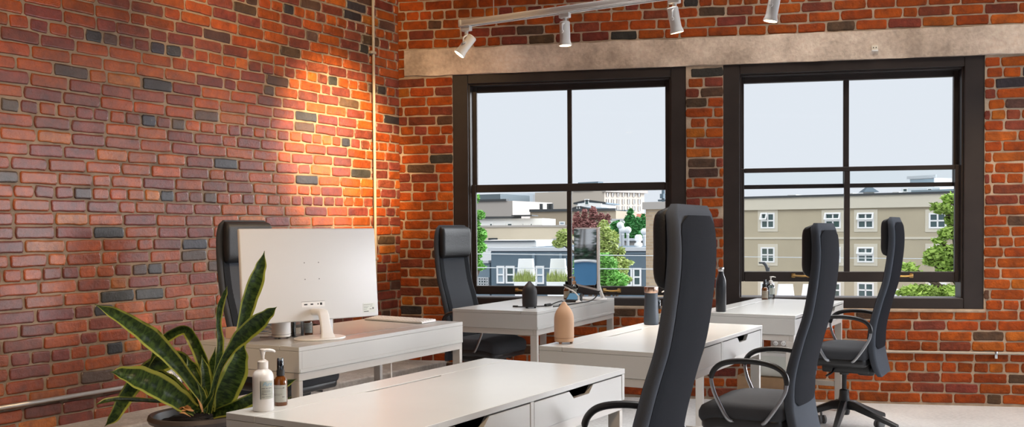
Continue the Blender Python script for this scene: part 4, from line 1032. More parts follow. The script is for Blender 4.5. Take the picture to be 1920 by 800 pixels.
E_CREAM = mat('cream_stucco', (0.62, 0.54, 0.42), 0.9, noise_amt=0.06, noise_scale=0.5)
E_TAN = mat('tan_stucco', (0.44, 0.385, 0.285), 0.9, noise_amt=0.05, noise_scale=0.4)
E_BAND = mat('pale_stucco', (0.60, 0.56, 0.47), 0.9)
E_WHITE = mat('white_render', (0.80, 0.81, 0.82), 0.85)
E_SLATE = mat('slate_blue_paint', (0.105, 0.150, 0.190), 0.8, noise_amt=0.08, noise_scale=0.7)
E_SLATE2 = mat('slate_blue_band', (0.17, 0.23, 0.28), 0.8)
E_TAUPE = mat('taupe_render', (0.40, 0.365, 0.34), 0.9)
E_BROWN = mat('brown_render', (0.34, 0.28, 0.21), 0.9)
E_PALE = mat('pale_blue_block', (0.58, 0.64, 0.70), 0.9, noise_amt=0.06, noise_scale=0.2)
E_GREY = mat('grey_render', (0.52, 0.54, 0.57), 0.9)
E_HOTEL = mat('sandstone', (0.50, 0.44, 0.38), 0.9)
E_DARK = mat('dark_roofing', (0.05, 0.055, 0.06), 0.8)
E_RED = mat('red_brick_far', (0.33, 0.10, 0.06), 0.9, noise_amt=0.2, noise_scale=2)
E_GREEN = mat('green_metal_roof', (0.04, 0.17, 0.15), 0.6)
E_BLUE = mat('blue_tarp', (0.06, 0.20, 0.38), 0.6)
E_GLASS = mat('far_window_glass', (0.035, 0.075, 0.080), 0.12, spec=0.8)
E_GLASS2 = mat('far_window_pale', (0.28, 0.36, 0.42), 0.15, spec=0.8)
def yellow_brick():
    m = bpy.data.materials.new('tan_brick'); m.use_nodes = True; nt = m.node_tree; b = nt.nodes['Principled BSDF']; L = nt.links
    tc = nt.nodes.new('ShaderNodeTexCoord'); mp = nt.nodes.new('ShaderNodeMapping'); mp.inputs['Rotation'].default_value = (R(90), 0, 0)
    t = nt.nodes.new('ShaderNodeTexBrick'); t.inputs['Color1'].default_value = (0.48, 0.36, 0.24, 1); t.inputs['Color2'].default_value = (0.36, 0.26, 0.17, 1); t.inputs['Mortar'].default_value = (0.42, 0.34, 0.26, 1)
    t.inputs['Scale'].default_value = 1.0; t.inputs['Brick Width'].default_value = 0.24; t.inputs['Row Height'].default_value = 0.09; t.inputs['Mortar Size'].default_value = 0.012
    L.new(tc.outputs['Object'], mp.inputs[0]); L.new(mp.outputs[0], t.inputs['Vector']); L.new(t.outputs['Color'], b.inputs['Base Color']); b.inputs['Roughness'].default_value = 0.9
    return m
E_TANBRICK = yellow_brick()

class Facade:
    """a building standing on the street: facade from pA to pB (plan), roof height zt, given depth"""
    def __init__(s, name, pA, pB, zt, depth, m, label, cat='building', group=None, body='walls', zb=GZ):
        s.A = V(pA.x, pA.y, 0); B = V(pB.x, pB.y, 0); s.d = (B-s.A).normalized(); s.L = (B-s.A).length
        s.n = V(s.d.y, -s.d.x, 0)                      # towards the viewer
        if s.n.dot(-s.A) < 0: s.n = -s.n
        s.root = thing(name, s.A, 0, label, cat, group); s.zt = zt
        Mm = Matrix((s.d, -s.n, V(0, 0, 1))).transposed().to_4x4(); Mm.translation = s.A
        s.root.matrix_world = Mm; s.M = Mm; s.Mi = Mm.inverted()
        bm = bmesh.new(); box(bm, 0, s.L, 0, depth, zb, zt); s.body = finish(body, bm, m, s.root, False); s.depth = depth
    def uz(s, px, py):
        """where a line of sight meets the facade plane"""
        d = ray(px, py); o = V(0, 0, EYE); t = (s.A-o).dot(s.n)/d.dot(s.n); p = s.Mi @ (o+d*t); return p.x, p.z
    def slab(s, name, u0, u1, z0, z1, m, y0=-0.08, y1=0.05, parent=None):
        bm = bmesh.new(); box(bm, u0, u1, y0, y1, z0, z1); return finish(name, bm, m, parent or s.root, False)
    def window(s, u0, u1, z0, z1, frame=None, glass=None, surround=None, sw=0.0, cols=2, rows=2, fw=0.09, open_sash=False):
        frame = frame or E_WHITE; glass = glass or E_GLASS
        bm = bmesh.new()
        bar_ring(bm, u0, u1, z0, z1, fw, fw, fw, fw, -0.10, 0.0, 0)
        for i in range(1, cols): u = u0+(u1-u0)*i/cols; box(bm, u-fw*0.45, u+fw*0.45, -0.09, 0, z0, z1)
        for i in range(1, rows): z = z0+(z1-z0)*i/rows; box(bm, u0, u1, -0.09, 0, z-fw*0.45, z+fw*0.45)
        wo = finish('window', bm, frame, s.root, False)
        bm = bmesh.new(); box(bm, u0+fw*0.5, u1-fw*0.5, -0.03, -0.005, z0+fw*0.5, z1-fw*0.5); finish('pane', bm, glass, wo, False)
        if surround:
            bm = bmesh.new(); bar_ring(bm, u0-sw, u1+sw, z0-sw, z1+sw, sw, sw, sw, sw, -0.05, 0.02, 0); finish('surround', bm, surround, wo, False)
        if open_sash:
            bm = bmesh.new(); um, zm = (u0+u1)/2, (z0+z1)/2
            Mr = Matrix.Translation((0, -0.10, z1)) @ Matrix.Rotation(R(-28), 4, 'X') @ Matrix.Translation((0, 0, -z1))
            bar = bmesh.new(); bar_ring(bar, u0, open_sash == 'half' and um or u1, zm, z1, fw, fw, fw, fw, -0.04, 0.0, 0); merge(bm, bar, Mr); finish('open_sash', bm, frame, wo, False)
        return wo

# --- right window: tan apartment block with framed windows
A = at(1360, 400, 82); B = at(1860, 400, 70)
f = Facade('apartment_building', A, B, at(1600, 367.5, 76.2).z, 16, E_TAN, 'tan apartment block with cream-framed windows filling the right window view')
u0, zt = f.uz(1393, 389)
f.slab('parapet_band', -0.3, f.L+0.3, f.zt-0.95, f.zt, E_BAND, -0.25, 0.3); f.slab('roof_edge', -0.4, f.L+0.4, f.zt, f.zt+0.16, E_DARK, -0.4, 0.5)
_, zb1 = f.uz(1600, 446); f.slab('floor_band', 0, f.L, zb1-0.08, zb1+0.08, E_BAND); _, zb2 = f.uz(1600, 483); f.slab('floor_band', 0, f.L, zb2-0.02, zb2+0.03, E_BROWN, -0.02)
for i, (xa, xb) in enumerate([(1427, 1453), (1547, 1577), (1608, 1639), (1742, 1775)]):
    for j, (ya, yb) in enumerate([(399, 428), (463, 492), (529, 558)]):
        ua, z1 = f.uz(xa, ya); ub, z0 = f.uz(xb, yb); um = (ua+ub)/2
        f.window(ua, ub, z0, z1, surround=E_BAND, sw=0.26, fw=0.12, open_sash=(['half', True, True, None, None][i] if j < 2 and not (i == 0 and j == 1) else None))
for (xa, ya, xb, yb) in ((1460, 368, 1476, 373), (1566, 365, 1584, 369), (1660, 362, 1672, 367)):
    ua, z1 = f.uz(xa, ya); ub, z0 = f.uz(xb, yb); bm = bmesh.new(); box(bm, ua, ub, 2.0, 3.2, f.zt, max(z1, f.zt+0.3)); finish('roof_box', bm, E_GREY, f.root, False)
# rooftop behind it
f2 = Facade('rooftop_penthouse', at(1706, 362, 120), at(1752, 362, 117), at(1730, 334, 118).z, 8, E_WHITE, 'white rooftop penthouse rising behind the tan apartment block')
ua, z1 = f2.uz(1708, 337); ub, z0 = f2.uz(1750, 343); f2.slab('window_band', 0.1, f2.L-0.1, z0, z1, E_GLASS2)
f2.slab('railing', -0.3, f2.L+0.3, f2.zt, f2.zt+0.35, E_GREY, -0.2, 0.0)
f2 = Facade('white_block', at(1690, 362, 112), at(1762, 362, 109), at(1725, 351.5, 110).z, 7, E_PALE, 'low white rooftop block with windows behind the tan apartment block')
for xa in (1693, 1739): ua, z1 = f2.uz(xa, 353); ub, z0 = f2.uz(xa+9, 360); f2.window(ua, ub, z0, z1, cols=1, rows=1, fw=0.08)
f2 = Facade('green_roof_building', at(1714, 362, 102), at(1800, 362, 99), at(1750, 357, 100).z, 6, E_GREEN, 'strip of green metal roof behind the tan apartment block')
f2.slab('eave', -0.2, f2.L+0.2, f2.zt-0.1, f2.zt+0.12, E_SLATE2, -0.3, 0)
g = thing('roof_turret', at(1629, 362, 108).xy.to_3d(), 0, 'small grey roof turret peeking over the tan apartment block', 'turret')
zt_ = at(1629, 352.5, 108).z; zg = at(1629, 368, 108).z
bm = bmesh.new(); lathe(bm, [(0.45, GZ), (0.45, zt_-0.45)], 4, Matrix.Rotation(R(45), 4, 'Z') @ Matrix.Diagonal((1.4, 1.4, 1, 1))); finish('turret_walls', bm, E_GREY, g, False)
bm = bmesh.new(); lathe(bm, [(0.80, zt_-0.45), (0.0, zt_+0.35)], 4, Matrix.Rotation(R(45), 4, 'Z') @ Matrix.Diagonal((1.5, 1.5, 1, 1)), cap=False); finish('turret_roof', bm, E_SLATE, g, False)

# --- left window: layers of roofs and buildings, nearest first
f = Facade('painted_building', at(921, 480, 42), at(1235, 480, 40), at(1000, 468, 41.5).z, 14, E_SLATE, 'slate blue painted building with white windows across the street')
f.slab('roof_edge', -0.1, f.L+0.1, f.zt-0.05, f.zt+0.10, E_GREY, -0.15, 0.3)
for xa in (999, 1050): ua, z1 = f.uz(xa, 470); ub, _ = f.uz(xa+5, 470); f.slab('pilaster', ua, ub, GZ, f.zt-0.15, E_SLATE2, -0.14)
ua, z1 = f.uz(922, 474); f.slab('string_course', 0, f.L, z1-0.03, z1+0.03, E_SLATE2, -0.06)
for (xa, xb, ya, yb, c) in ((932, 947, 498, 531, 1), (949, 966, 498, 531, 1), (1005, 1021, 498, 532, 1), (1170, 1186, 502, 536, 1), (1187, 1203, 502, 536, 1)):
    ua, z1 = f.uz(xa, ya); ub, z0 = f.uz(xb, yb); f.window(ua, ub, z0, z1, cols=c, rows=2, fw=0.07, glass=E_GLASS2 if xa in (932, 1005) else E_GLASS)
bmw = f.uz(930, 530)
fl = Facade('low_annexe', at(880, 500, 43.5), at(918, 500, 43.0), at(900, 492, 43.2).z, 1.5, E_SLATE2, 'low blue-grey annexe with a barred window left of the painted building')
ua, z1 = fl.uz(889, 519); ub, z0 = fl.uz(918, 536); fl.window(ua, ub, z0, z1, frame=E_GREY, cols=6, rows=3, fw=0.05)
ua, z1 = fl.uz(887, 481); fl.slab('parapet', 0, fl.L, fl.zt-0.02, fl.zt+0.10, E_GREY, -0.1, 0.2)
# white walls stepping up behind
Facade('white_wall_building', at(880, 470, 50), at(1006, 470, 49.5), at(950, 452.0, 50).z, 8, E_WHITE, 'long white parapet wall behind the painted building').slab('coping', 0, 3.4, at(950, 452.0, 50).z, at(950, 450.6, 50).z, E_DARK, -0.15, 0.3)
f = Facade('cream_building', at(880, 440, 62), at(1122, 440, 60.6), at(980, 425.5, 61.3).z, 8, E_CREAM, 'long low cream building in the middle distance of the left window')
f.slab('coping', 0, f.L, f.zt, f.zt+0.12, E_TAUPE, -0.1, 0.3)
ua, z1 = f.uz(916, 446); ub, z0 = f.uz(933, 452); f.window(ua, ub, z0, z1, frame=E_DARK, cols=5, rows=1, fw=0.08)
ua, z1 = f.uz(1014, 450); ub, z0 = f.uz(1032, 463); f.window(ua, ub, z0, z1, cols=1, rows=2, fw=0.09, glass=E_GLASS2)
for xa in (1038, 1042): ua, z1 = f.uz(xa, 447); ub, z0 = f.uz(xa+7, 463); bm = bmesh.new(); box(bm, ua, ub, -0.9, -0.1, z0, z1); finish('air_conditioner', bm, E_GREY, f.root, False)
f = Facade('white_house', at(893, 415, 72), at(1017, 415, 71), at(950, 409.5, 71.5).z, 6, E_WHITE, 'white building with a dark flat roof above the cream building')
f.slab('roof_edge', 0, f.L*0.66, f.zt, f.zt+0.16, E_DARK, -0.3, 0.6)
for (xa, xb) in ((918, 924), (945, 948), (951, 961), (979, 983), (994, 999)): ua, z1 = f.uz(xa, 418); ub, z0 = f.uz(xb, 424); f.window(ua, ub, z0, z1, cols=1, rows=1, fw=0.06)
f.slab('canopy', f.uz(962, 404)[0], f.uz(1000, 404)[0], f.uz(980, 404.8)[1], f.uz(980, 402.8)[1], E_DARK, -0.6, 2.0)
f = Facade('brown_building', at(994, 410, 88), at(1155, 410, 85), at(1030, 396.5, 87.3).z, 7, E_BROWN, 'brown flat-roofed building with pale windows behind the white house')
f.slab('coping', 0, f.L, f.zt, f.zt+0.22, E_DARK, -0.2, 0.3)
for xa in (1028, 1049): ua, z1 = f.uz(xa, 415); ub, z0 = f.uz(xa+11, 422); f.window(ua, ub, z0, z1, cols=1, rows=1, fw=0.1, glass=E_GLASS2)
for xa in (1004, 1018, 1024): ua, _ = f.uz(xa, 390); bm = bmesh.new(); lathe(bm, [(0.16, f.zt), (0.16, f.zt+0.75)], 10, Matrix.Translation((ua, 1.5, 0))); finish('roof_vent', bm, E_DARK, f.root)
f = Facade('taupe_building', at(894, 390, 100), at(961, 390, 98), at(930, 377, 99).z, 9, E_TAUPE, 'plain taupe building with a dark roof line in the left window')
f.slab('coping', 0, f.L*0.85, f.zt, f.zt+0.2, E_DARK, -0.2, 0.4)
f = Facade('dark_roof_building', at(897, 370, 150), at(938, 370, 148), at(915, 364, 149).z, 9, mat('dark_grey_wall', (0.12, 0.15, 0.17), 0.9), 'small dark grey building above the taupe one')
for k in range(4): ua = f.L*(0.12+0.22*k); f.slab('window', ua, ua+0.5, f.zt-2.4, f.zt-1.0, E_GLASS2)
f = Facade('pale_tower_block', at(937, 370, 210), at(1065, 370, 205), at(985, 362, 208).z, 20, E_PALE, 'wide pale blue-grey block on the skyline of the left window')
for k, (xa, xb, yt) in enumerate(((960, 985, 372), (1036, 1062, 358), (1010, 1030, 366))):
    ua, z1 = f.uz(xa, yt); ub, _ = f.uz(xb, yt); bm = bmesh.new(); box(bm, ua, ub, -2-k, 4, GZ, z1); finish('block_wing', bm, E_GREY if k != 1 else E_PALE, f.root, False)
f = Facade('grey_block', at(1072, 370, 190), at(1134, 370, 186), at(1100, 346, 188).z, 12, E_GREY, 'grey block with a balcony beside the sandstone hotel')
ua, z1 = f.uz(1098, 361); ub, z0 = f.uz(1116, 371); bm = bmesh.new(); bar_ring(bm, ua, ub, z0, z1, 0.15, 0.15, 0.9, 0.15, -1.5, 0, 0); finish('balcony', bm, E_SLATE2, f.root, False)
f = Facade('hotel_building', at(1133, 370, 150), at(1208, 370, 158), at(1170, 357.5, 154).z, 14, E_HOTEL, 'sandstone hotel with rows of dark windows on the skyline')
f.slab('cornice', -0.3, f.L+0.3, f.zt-0.3, f.zt+0.25, E_TAUPE, -0.5, 0.3)
for r_, (ya, yb) in enumerate(((361, 369), (373, 383), (386, 396), (400, 407))):
    for k in range(7):
        ua, z1 = f.uz(1137+k*9.9, ya); ub, z0 = f.uz(1140.6+k*9.9, yb); f.window(ua, ub, z0, z1, frame=E_TAUPE, cols=1, rows=1, fw=0.05)
ua, _ = f.uz(1131, 340); ub, _ = f.uz(1160, 340); bm = bmesh.new()
t0 = bmesh.new(); prism(t0, [(ua, f.zt), (ub, f.zt), (ub-1.0, f.zt+0.5), ((ua+ub)/2+0.6, f.zt+1.4), ((ua+ub)/2-0.6, f.zt+1.4), (ua+1.0, f.zt+0.5)], 'y', 2, 6); merge(bm, t0); finish('roof_pavilion', bm, E_SLATE, f.root, False)
# white gabled houses
def gable_house(xa, xb, yb, ye, yp, D, label):
    f = Facade('gabled_house', at(xa, ye, D), at(xb, ye, D-1), at((xa+xb)/2, ye, D).z, 7, E_WHITE, label, 'house')
    zp = at((xa+xb)/2, yp, D).z; bm = bmesh.new()
    prism(bm, [(-0.5, f.zt-0.1), (f.L+0.5, f.zt-0.1), (f.L+0.5, f.zt+0.05), (f.L*0.42, zp), (f.L*0.36, zp), (-0.5, f.zt+0.05)], 'y', 0.4, 7.3); finish('roof', bm, E_SLATE, f.root, False)
    bm = bmesh.new(); prism(bm, [(0, f.zt-0.05), (f.L, f.zt-0.05), (f.L*0.39, zp-0.25)], 'y', 0.05, 0.4); finish('gable', bm, E_WHITE, f.root, False)
    bm = bmesh.new(); tube(bm, [(-0.5, 0, f.zt), (f.L*0.39, 0, zp), (f.L+0.5, 0, f.zt)], 0.12, 6); finish('barge_board', bm, E_DARK, f.root, False)
    f.window(f.L*0.30, f.L*0.48, f.zt-0.2, f.zt+0.5, cols=1, rows=1, fw=0.08)
gable_house(1083, 1128, 395, 381, 375.5, 118, 'white gabled house with a slate roof below the sandstone hotel')
gable_house(1072, 1105, 400, 394, 387, 104, 'smaller white gabled house left of the red-roofed building')
f = Facade('red_building', at(1142, 405, 95), at(1171, 405, 94), at(1155, 400.5, 94.5).z, 6, E_RED, 'small red brick building between the trees'); f.slab('eave', -0.3, f.L+0.3, f.zt, f.zt+0.35, E_SLATE, -0.3, 0.4)
f.slab('white_base', 0, f.L, GZ, f.uz(1155, 412)[1], E_WHITE, -0.05)
f = Facade('white_shed', at(1130, 420, 84), at(1209, 420, 83), at(1170, 412, 83.5).z, 0.8, E_WHITE, 'long white shed roof line behind the green trees'); f.slab('coping', 0, f.L, f.zt, f.zt+0.1, E_GREY, -0.1, 0.2)
f = Facade('grey_roof_house', at(1158, 455, 52), at(1214, 455, 51.5), at(1185, 451, 51.7).z, 5, E_TAUPE, 'low grey flat-roofed house behind the slate blue building'); f.slab('coping', 0, f.L, f.zt, f.zt+0.12, E_GREY, -0.2, 0.3)
# tan brick stack close by
f = Facade('brick_building', at(1211, 450, 30), at(1275, 450, 29.2), at(1230, 392, 29.8).z, 0.9, E_TANBRICK, 'tall plain tan brick wall at the right edge of the left window')
f.slab('cap', -0.06, f.L, f.zt, f.zt+0.22, E_TAUPE, -0.10, 0.95)
bm = bmesh.new(); uu = f.uz(1227, 380)[0]; tube(bm, [(uu, 0.5, f.zt+0.2), (uu, 0.5, f.zt+0.62)], 0.05, 8); tube(bm, [(uu-0.18, 0.5, f.zt+0.28), (uu+0.22, 0.5, f.zt+0.28)], 0.03, 8); box(bm, uu-0.06, uu+0.06, 0.4, 0.6, f.zt+0.34, f.zt+0.48); finish('vent_pipe', bm, E_SLATE, f.root)
bm = bmesh.new(); tube(bm, [(uu, 0.8, f.zt+0.2), (uu, 0.8, f.zt+1.0)], 0.07, 8); finish('flue', bm, E_PALE, f.root)
bm = bmesh.new(); lathe(bm, [(0.07, GZ), (0.07, at(1209, 398, 31).z)], 10)
# roof vents with round cowls between the trees
for k, (x, y) in enumerate(((1168, 437), (1177, 437), (1163, 428), (1208, 440))):
    p = at(x, y, 50); g = thing('roof_cowl', (p.x, p.y, 0), 0, 'white ball-shaped roof cowls among the trees in the left window', 'roof cowl', 'white roof cowls')
    bm = bmesh.new(); lathe(bm, [(0.0, p.z-0.09), (0.08, p.z-0.09), (0.08, p.z), (0.13, p.z+0.03), (0.19, p.z+0.13), (0.17, p.z+0.25), (0.08, p.z+0.33), (0, p.z+0.34)], 16, cap=False); finish('cowl', bm, E_WHITE, g)
    bm = bmesh.new(); lathe(bm, [(0.07, GZ), (0.07, p.z-0.085)], 8); finish('cowl_pipe', bm, E_GREY, g)
p = at(1197, 458, 40.6); g = thing('rooftop_fan', (p.x, p.y, 0), 0, 'white stacked rooftop fan unit on the slate blue building', 'fan unit'); zf = at(1000, 468, 41.5).z + 0.13
bm = bmesh.new(); lathe(bm, [(0.13, zf-0.02), (0.13, zf+0.02), (0.17, zf+0.03), (0.17, zf+0.12), (0.10, zf+0.15), (0.10, zf+0.22), (0.16, zf+0.25), (0.15, zf+0.44), (0.08, zf+0.49), (0.0, zf+0.49)], 18, cap=False); finish('fan_housing', bm, E_WHITE, g)

# white hooded planters on the flat roof opposite
t_ = Facade('flat_roof_terrace', at(860, 545, 25.0), at(1700, 560, 24.0), -0.95, 2.6, E_GREY, 'flat roof terrace just below the windows', 'terrace')
E_GRASS = mat('dune_grass', (0.30, 0.36, 0.10), 0.8, noise_amt=0.35, noise_scale=8)
def planter(xc, wtop, wbot, ytop, ybot, D, label, grass):
    p = at(xc, ybot, D); k = D/F_PX; zt = at(xc, ytop, D).z; zb = p.z; z0 = -0.95
    g = thing('hooded_planter', (p.x, p.y, z0), R(-8), label, 'planter', 'white hooded planters on the roof terrace')
    a, b = wtop*k/2, wbot*k/2; h = zt-z0; hb = zb-z0
    bm = bmesh.new(); rings = []
    for t in range(9):
        s = t/8; ww = b+(a-b)*(s**0.55); dd = 0.30+(0.16-0.30)*s
        rings.append([V(q[0], 0.12+q[1]*dd/0.3, hb+(h-hb)*s) for q in rrect(2*ww, 0.30, 4, 0.05)])
    loft(bm, rings); finish('hood', bm, E_WHITE, g, angle=50)
    bm = bmesh.new(); loft(bm, [[V(q[0], q[1], z) for q in rrect(2*b*s, 0.62*s, 4, 0.05)] for (z, s) in ((0, 0.78), (hb*0.8, 0.95), (hb, 1.0))]); finish('trough', bm, E_WHITE, g, angle=50)
    if grass:
        bm = bmesh.new(); rng = random.Random(int(xc))
        for q in range(200):
            x = rng.uniform(-b*0.96, b*0.96); y = rng.uniform(-0.28, -0.08); hh = rng.uniform(0.08, 0.34)*(1.15-0.4*abs(x)/b); dx, dy = rng.uniform(-0.10, 0.10), rng.uniform(-0.08, 0.06)
            v = [bm.verts.new((x-0.008, y, hb-0.02)), bm.verts.new((x+0.008, y, hb-0.02)), bm.verts.new((x+dx*0.5+0.006, y+dy*0.5, hb+hh*0.6)), bm.verts.new((x+dx, y+dy, hb+hh)), bm.verts.new((x+dx*0.5-0.006, y+dy*0.5, hb+hh*0.6))]
            bm.faces.new(v)
        gr = finish('grass', bm, E_GRASS, g, False); gr['kind'] = 'stuff'
planter(985.5, 28, 40, 485, 527, 26, 'white hooded planter of tall grass, seen through the middle of the left window', True)
planter(1046, 28, 40, 485, 527, 26, 'white hooded planter of tall grass beside the left window centre bar', True)
planter(1474, 26, 36, 533, 562, 25, 'white planter hood showing in the open gap below the right window sash', False)
planter(1521, 26, 36, 533, 562, 25, 'white planter hood half hidden behind a chair back below the right window', False)
pa = at(1776, 556, 22); bm = bmesh.new(); box(bm, -0.22, 0.22, -0.2, 0.2, 0, pa.z+0.02+0.95, 0.03, 2)
o = finish('white_cabinet', bm, E_WHITE); o.location = (pa.x, pa.y+2.4, -0.95); tag(o, 'low white cabinet outside under the maple by the right window', 'cabinet')

# --- trees
def leaf_clump_mat(name, c, v=0.4):
    return mat(name, c, 0.7, noise_amt=v, noise_scale=1.6)
T_MAPLE = leaf_clump_mat('maple_leaves', (0.34, 0.50, 0.10)); T_GREEN = leaf_clump_mat('bright_leaves', (0.17, 0.42, 0.08)); T_CONIFER = leaf_clump_mat('conifer_leaves', (0.06, 0.26, 0.07)); T_RED = leaf_clump_mat('copper_leaves', (0.32, 0.14, 0.13)); T_YEL = leaf_clump_mat('young_leaves', (0.38, 0.46, 0.14)); T_DK = leaf_clump_mat('dark_leaves', (0.02, 0.07, 0.035))
T_BARK = mat('bark', (0.10, 0.075, 0.055), 0.9, noise_amt=0.3, noise_scale=6)
def tree(name, base, blobs, n, size, m, label, seed, twigs=True, cat='tree', group=None):
    """base: plan position of the trunk; blobs: (centre, radii) clusters that the leaves fill"""
    rng = random.Random(seed)
    g = thing(name, (base.x, base.y, GZ), 0, label, cat, group); o = V(base.x, base.y, GZ)
    tot = sum(r.x*r.y*r.z for (c, r) in blobs); bm = bmesh.new()
    for (c, r) in blobs:
        for k in range(max(8, int(n*(r.x*r.y*r.z/tot)**0.8*1.0))):
            while True:
                q = V(rng.uniform(-1, 1), rng.uniform(-1, 1), rng.uniform(-1, 1))
                if 0.1 < q.length < 1: break
            p = c + V(q.x*r.x, q.y*r.y, q.z*r.z) - o
            s = size*rng.uniform(0.6, 1.35); a = V(rng.uniform(-1, 1), rng.uniform(-1, 1), rng.uniform(-0.5, 0.5)).normalized(); b = a.cross(V(rng.uniform(-1, 1), rng.uniform(-1, 1), 1)).normalized()
            nn = a.cross(b)*0.18*s
            vs = [bm.verts.new(p-a*s*0.55), bm.verts.new(p+b*s*0.34-a*s*0.08+nn), bm.verts.new(p+a*s*0.62), bm.verts.new(p-b*s*0.34-a*s*0.08+nn)]
            bm.faces.new((vs[0], vs[1], vs[2])); bm.faces.new((vs[0], vs[2], vs[3]))
    f = finish('foliage', bm, m, g, False)
    bm = bmesh.new(); top = max((c for c, r in blobs), key=lambda c: c.z) - o
    tube(bm, smooth_path([(0, 0, 0), (0.1, 0, top.z*0.4), (top.x*0.4, top.y*0.4, top.z*0.7), tuple(top)], 4), [0.20-0.17*i/12 for i in range(13)], 8)
    if twigs:
        for (c, r) in blobs:
            c = c-o; tube(bm, smooth_path([(top.x*0.2, top.y*0.2, max(1, c.z-1.6)), ((c.x+top.x*0.2)/2, (c.y+top.y*0.2)/2, c.z-0.5), tuple(c)], 3), 0.035, 6)
    finish('trunk', bm, T_BARK, g)
    return g
def blob(px, py, D, rx, ry, rz=None):
    k = D/F_PX; return (at(px, py, D), V(rx*k, (rz or rx)*k, ry*k))
D = 19
tree('maple_tree', at(1870, 500, D), [blob(1780, 372, D, 14, 10), blob(1772, 392, D, 26, 8), blob(1790, 410, D, 18, 14), blob(1757, 384, D, 12, 5), blob(1782, 436, D, 24, 12), blob(1762, 450, D, 14, 6), blob(1775, 480, D, 40, 22), blob(1790, 505, D, 34, 20), blob(1745, 490, D, 14, 8), blob(1705, 500, D, 16, 10), blob(1722, 513, D, 16, 6), blob(1725, 545, D, 36, 12), blob(1775, 545, D, 34, 12), blob(1694, 548, D, 14, 6), blob(1830, 450, D, 26, 60)], 3600, 0.105, T_MAPLE, 'leafy green maple outside at the right side of the right window', 4)
D = 22
tree('street_tree', at(868, 520, D), [blob(890, 372, D, 9, 10), blob(896, 402, D, 14, 9), blob(888, 425, D, 14, 18), blob(898, 440, D, 15, 14), blob(890, 468, D, 16, 18), blob(902, 462, D, 10, 10), blob(892, 492, D, 12, 10), blob(900, 500, D, 10, 6), blob(884, 520, D, 8, 8), blob(868, 450, D, 14, 50)], 3200, 0.085, T_GREEN, 'bright green street tree at the left edge of the left window', 6)
D = 62
tree('conifer_tree', at(1182, 470, D), [blob(1182, 398, D, 5, 8), blob(1182, 410, D, 10, 8), blob(1183, 424, D, 15, 10), blob(1186, 440, D, 18, 12), blob(1196, 420, D, 8, 14)], 3200, 0.22, T_CONIFER, 'dark green conifer behind the slate blue building', 7)
tree('conifer_tree', at(1158, 470, 64), [blob(1157, 425, 64, 13, 12), blob(1150, 438, 64, 15, 12), blob(1165, 440, 64, 14, 12), blob(1206, 425, 64, 6, 26)], 2600, 0.22, T_CONIFER, 'lower spreading green tree left of the dark conifer', 8)
D = 27
tree('copper_beech_tree', at(1096, 520, D), [blob(1082, 412, D, 8, 16), blob(1096, 405, D, 6, 16), blob(1112, 402, D, 8, 16), blob(1100, 425, D, 22, 16), blob(1128, 412, D, 9, 14), blob(1072, 430, D, 10, 12), blob(1140, 410, D, 5, 12)], 2600, 0.075, T_RED, 'purple-red leaved tree top behind the edge-on monitor', 9)
D = 25
tree('young_street_tree', at(1140, 540, D), [blob(1132, 430, D, 12, 20), blob(1142, 450, D, 20, 22), blob(1132, 480, D, 24, 26), blob(1150, 500, D, 30, 26), blob(1160, 470, D, 14, 10), blob(1176, 492, D, 12, 6), blob(1140, 525, D, 34, 18), blob(1172, 522, D, 14, 8), blob(1058, 440, D, 16, 12), blob(1052, 455, D, 18, 10)], 4200, 0.080, T_YEL, 'yellow-green young street tree right of the edge-on monitor', 10)
tree('young_street_tree', at(1130, 545, 23), [blob(1135, 500, 23, 24, 28), blob(1145, 525, 23, 34, 18), blob(1112, 520, 23, 26, 20), blob(1088, 500, 23, 14, 40)], 3200, 0.080, T_GREEN, 'bright green bush-like tree low behind the edge-on monitor', 12)
# what the edge-on screen reflects: a dark tree and a blue awning down the street
tree('street_tree', V(-8.6, 30.1, 0), [(V(-8.97, 30.1, 1.75), V(0.9, 0.5, 0.42)), (V(-8.50, 30.3, 1.1), V(0.30, 0.4, 0.55)), (V(-9.50, 29.9, 0.9), V(0.34, 0.4, 0.6)), (V(-8.97, 30.1, 0.42), V(0.9, 0.5, 0.28)), (V(-8.97, 30.1, -0.4), V(1.2, 0.6, 0.8))], 2600, 0.13, T_DK, 'dark street tree mirrored in the edge-on monitor screen', 15)
g = thing('blue_awning', (-7.07, 25.5, GZ), R(22), 'blue awning mirrored in the edge-on monitor screen', 'awning')
zt_ = 13.39; hw = 0.75
arc = [V(hw*(i/8-1), 0, zt_-0.20*abs(i/8-1)**2.2) for i in range(17)]
bm = bmesh.new(); loft(bm, [[p+V(0, y, 0) for p in arc]+[V(hw, y, 0), V(-hw, y, 0)] for y in (0, 1.6)]); finish('awning_body', bm, E_BLUE, g, False)
bm = bmesh.new(); tube(bm, [p+V(0, -0.03, 0.02) for p in arc], 0.035, 8); finish('awning_edge', bm, E_WHITE, g)

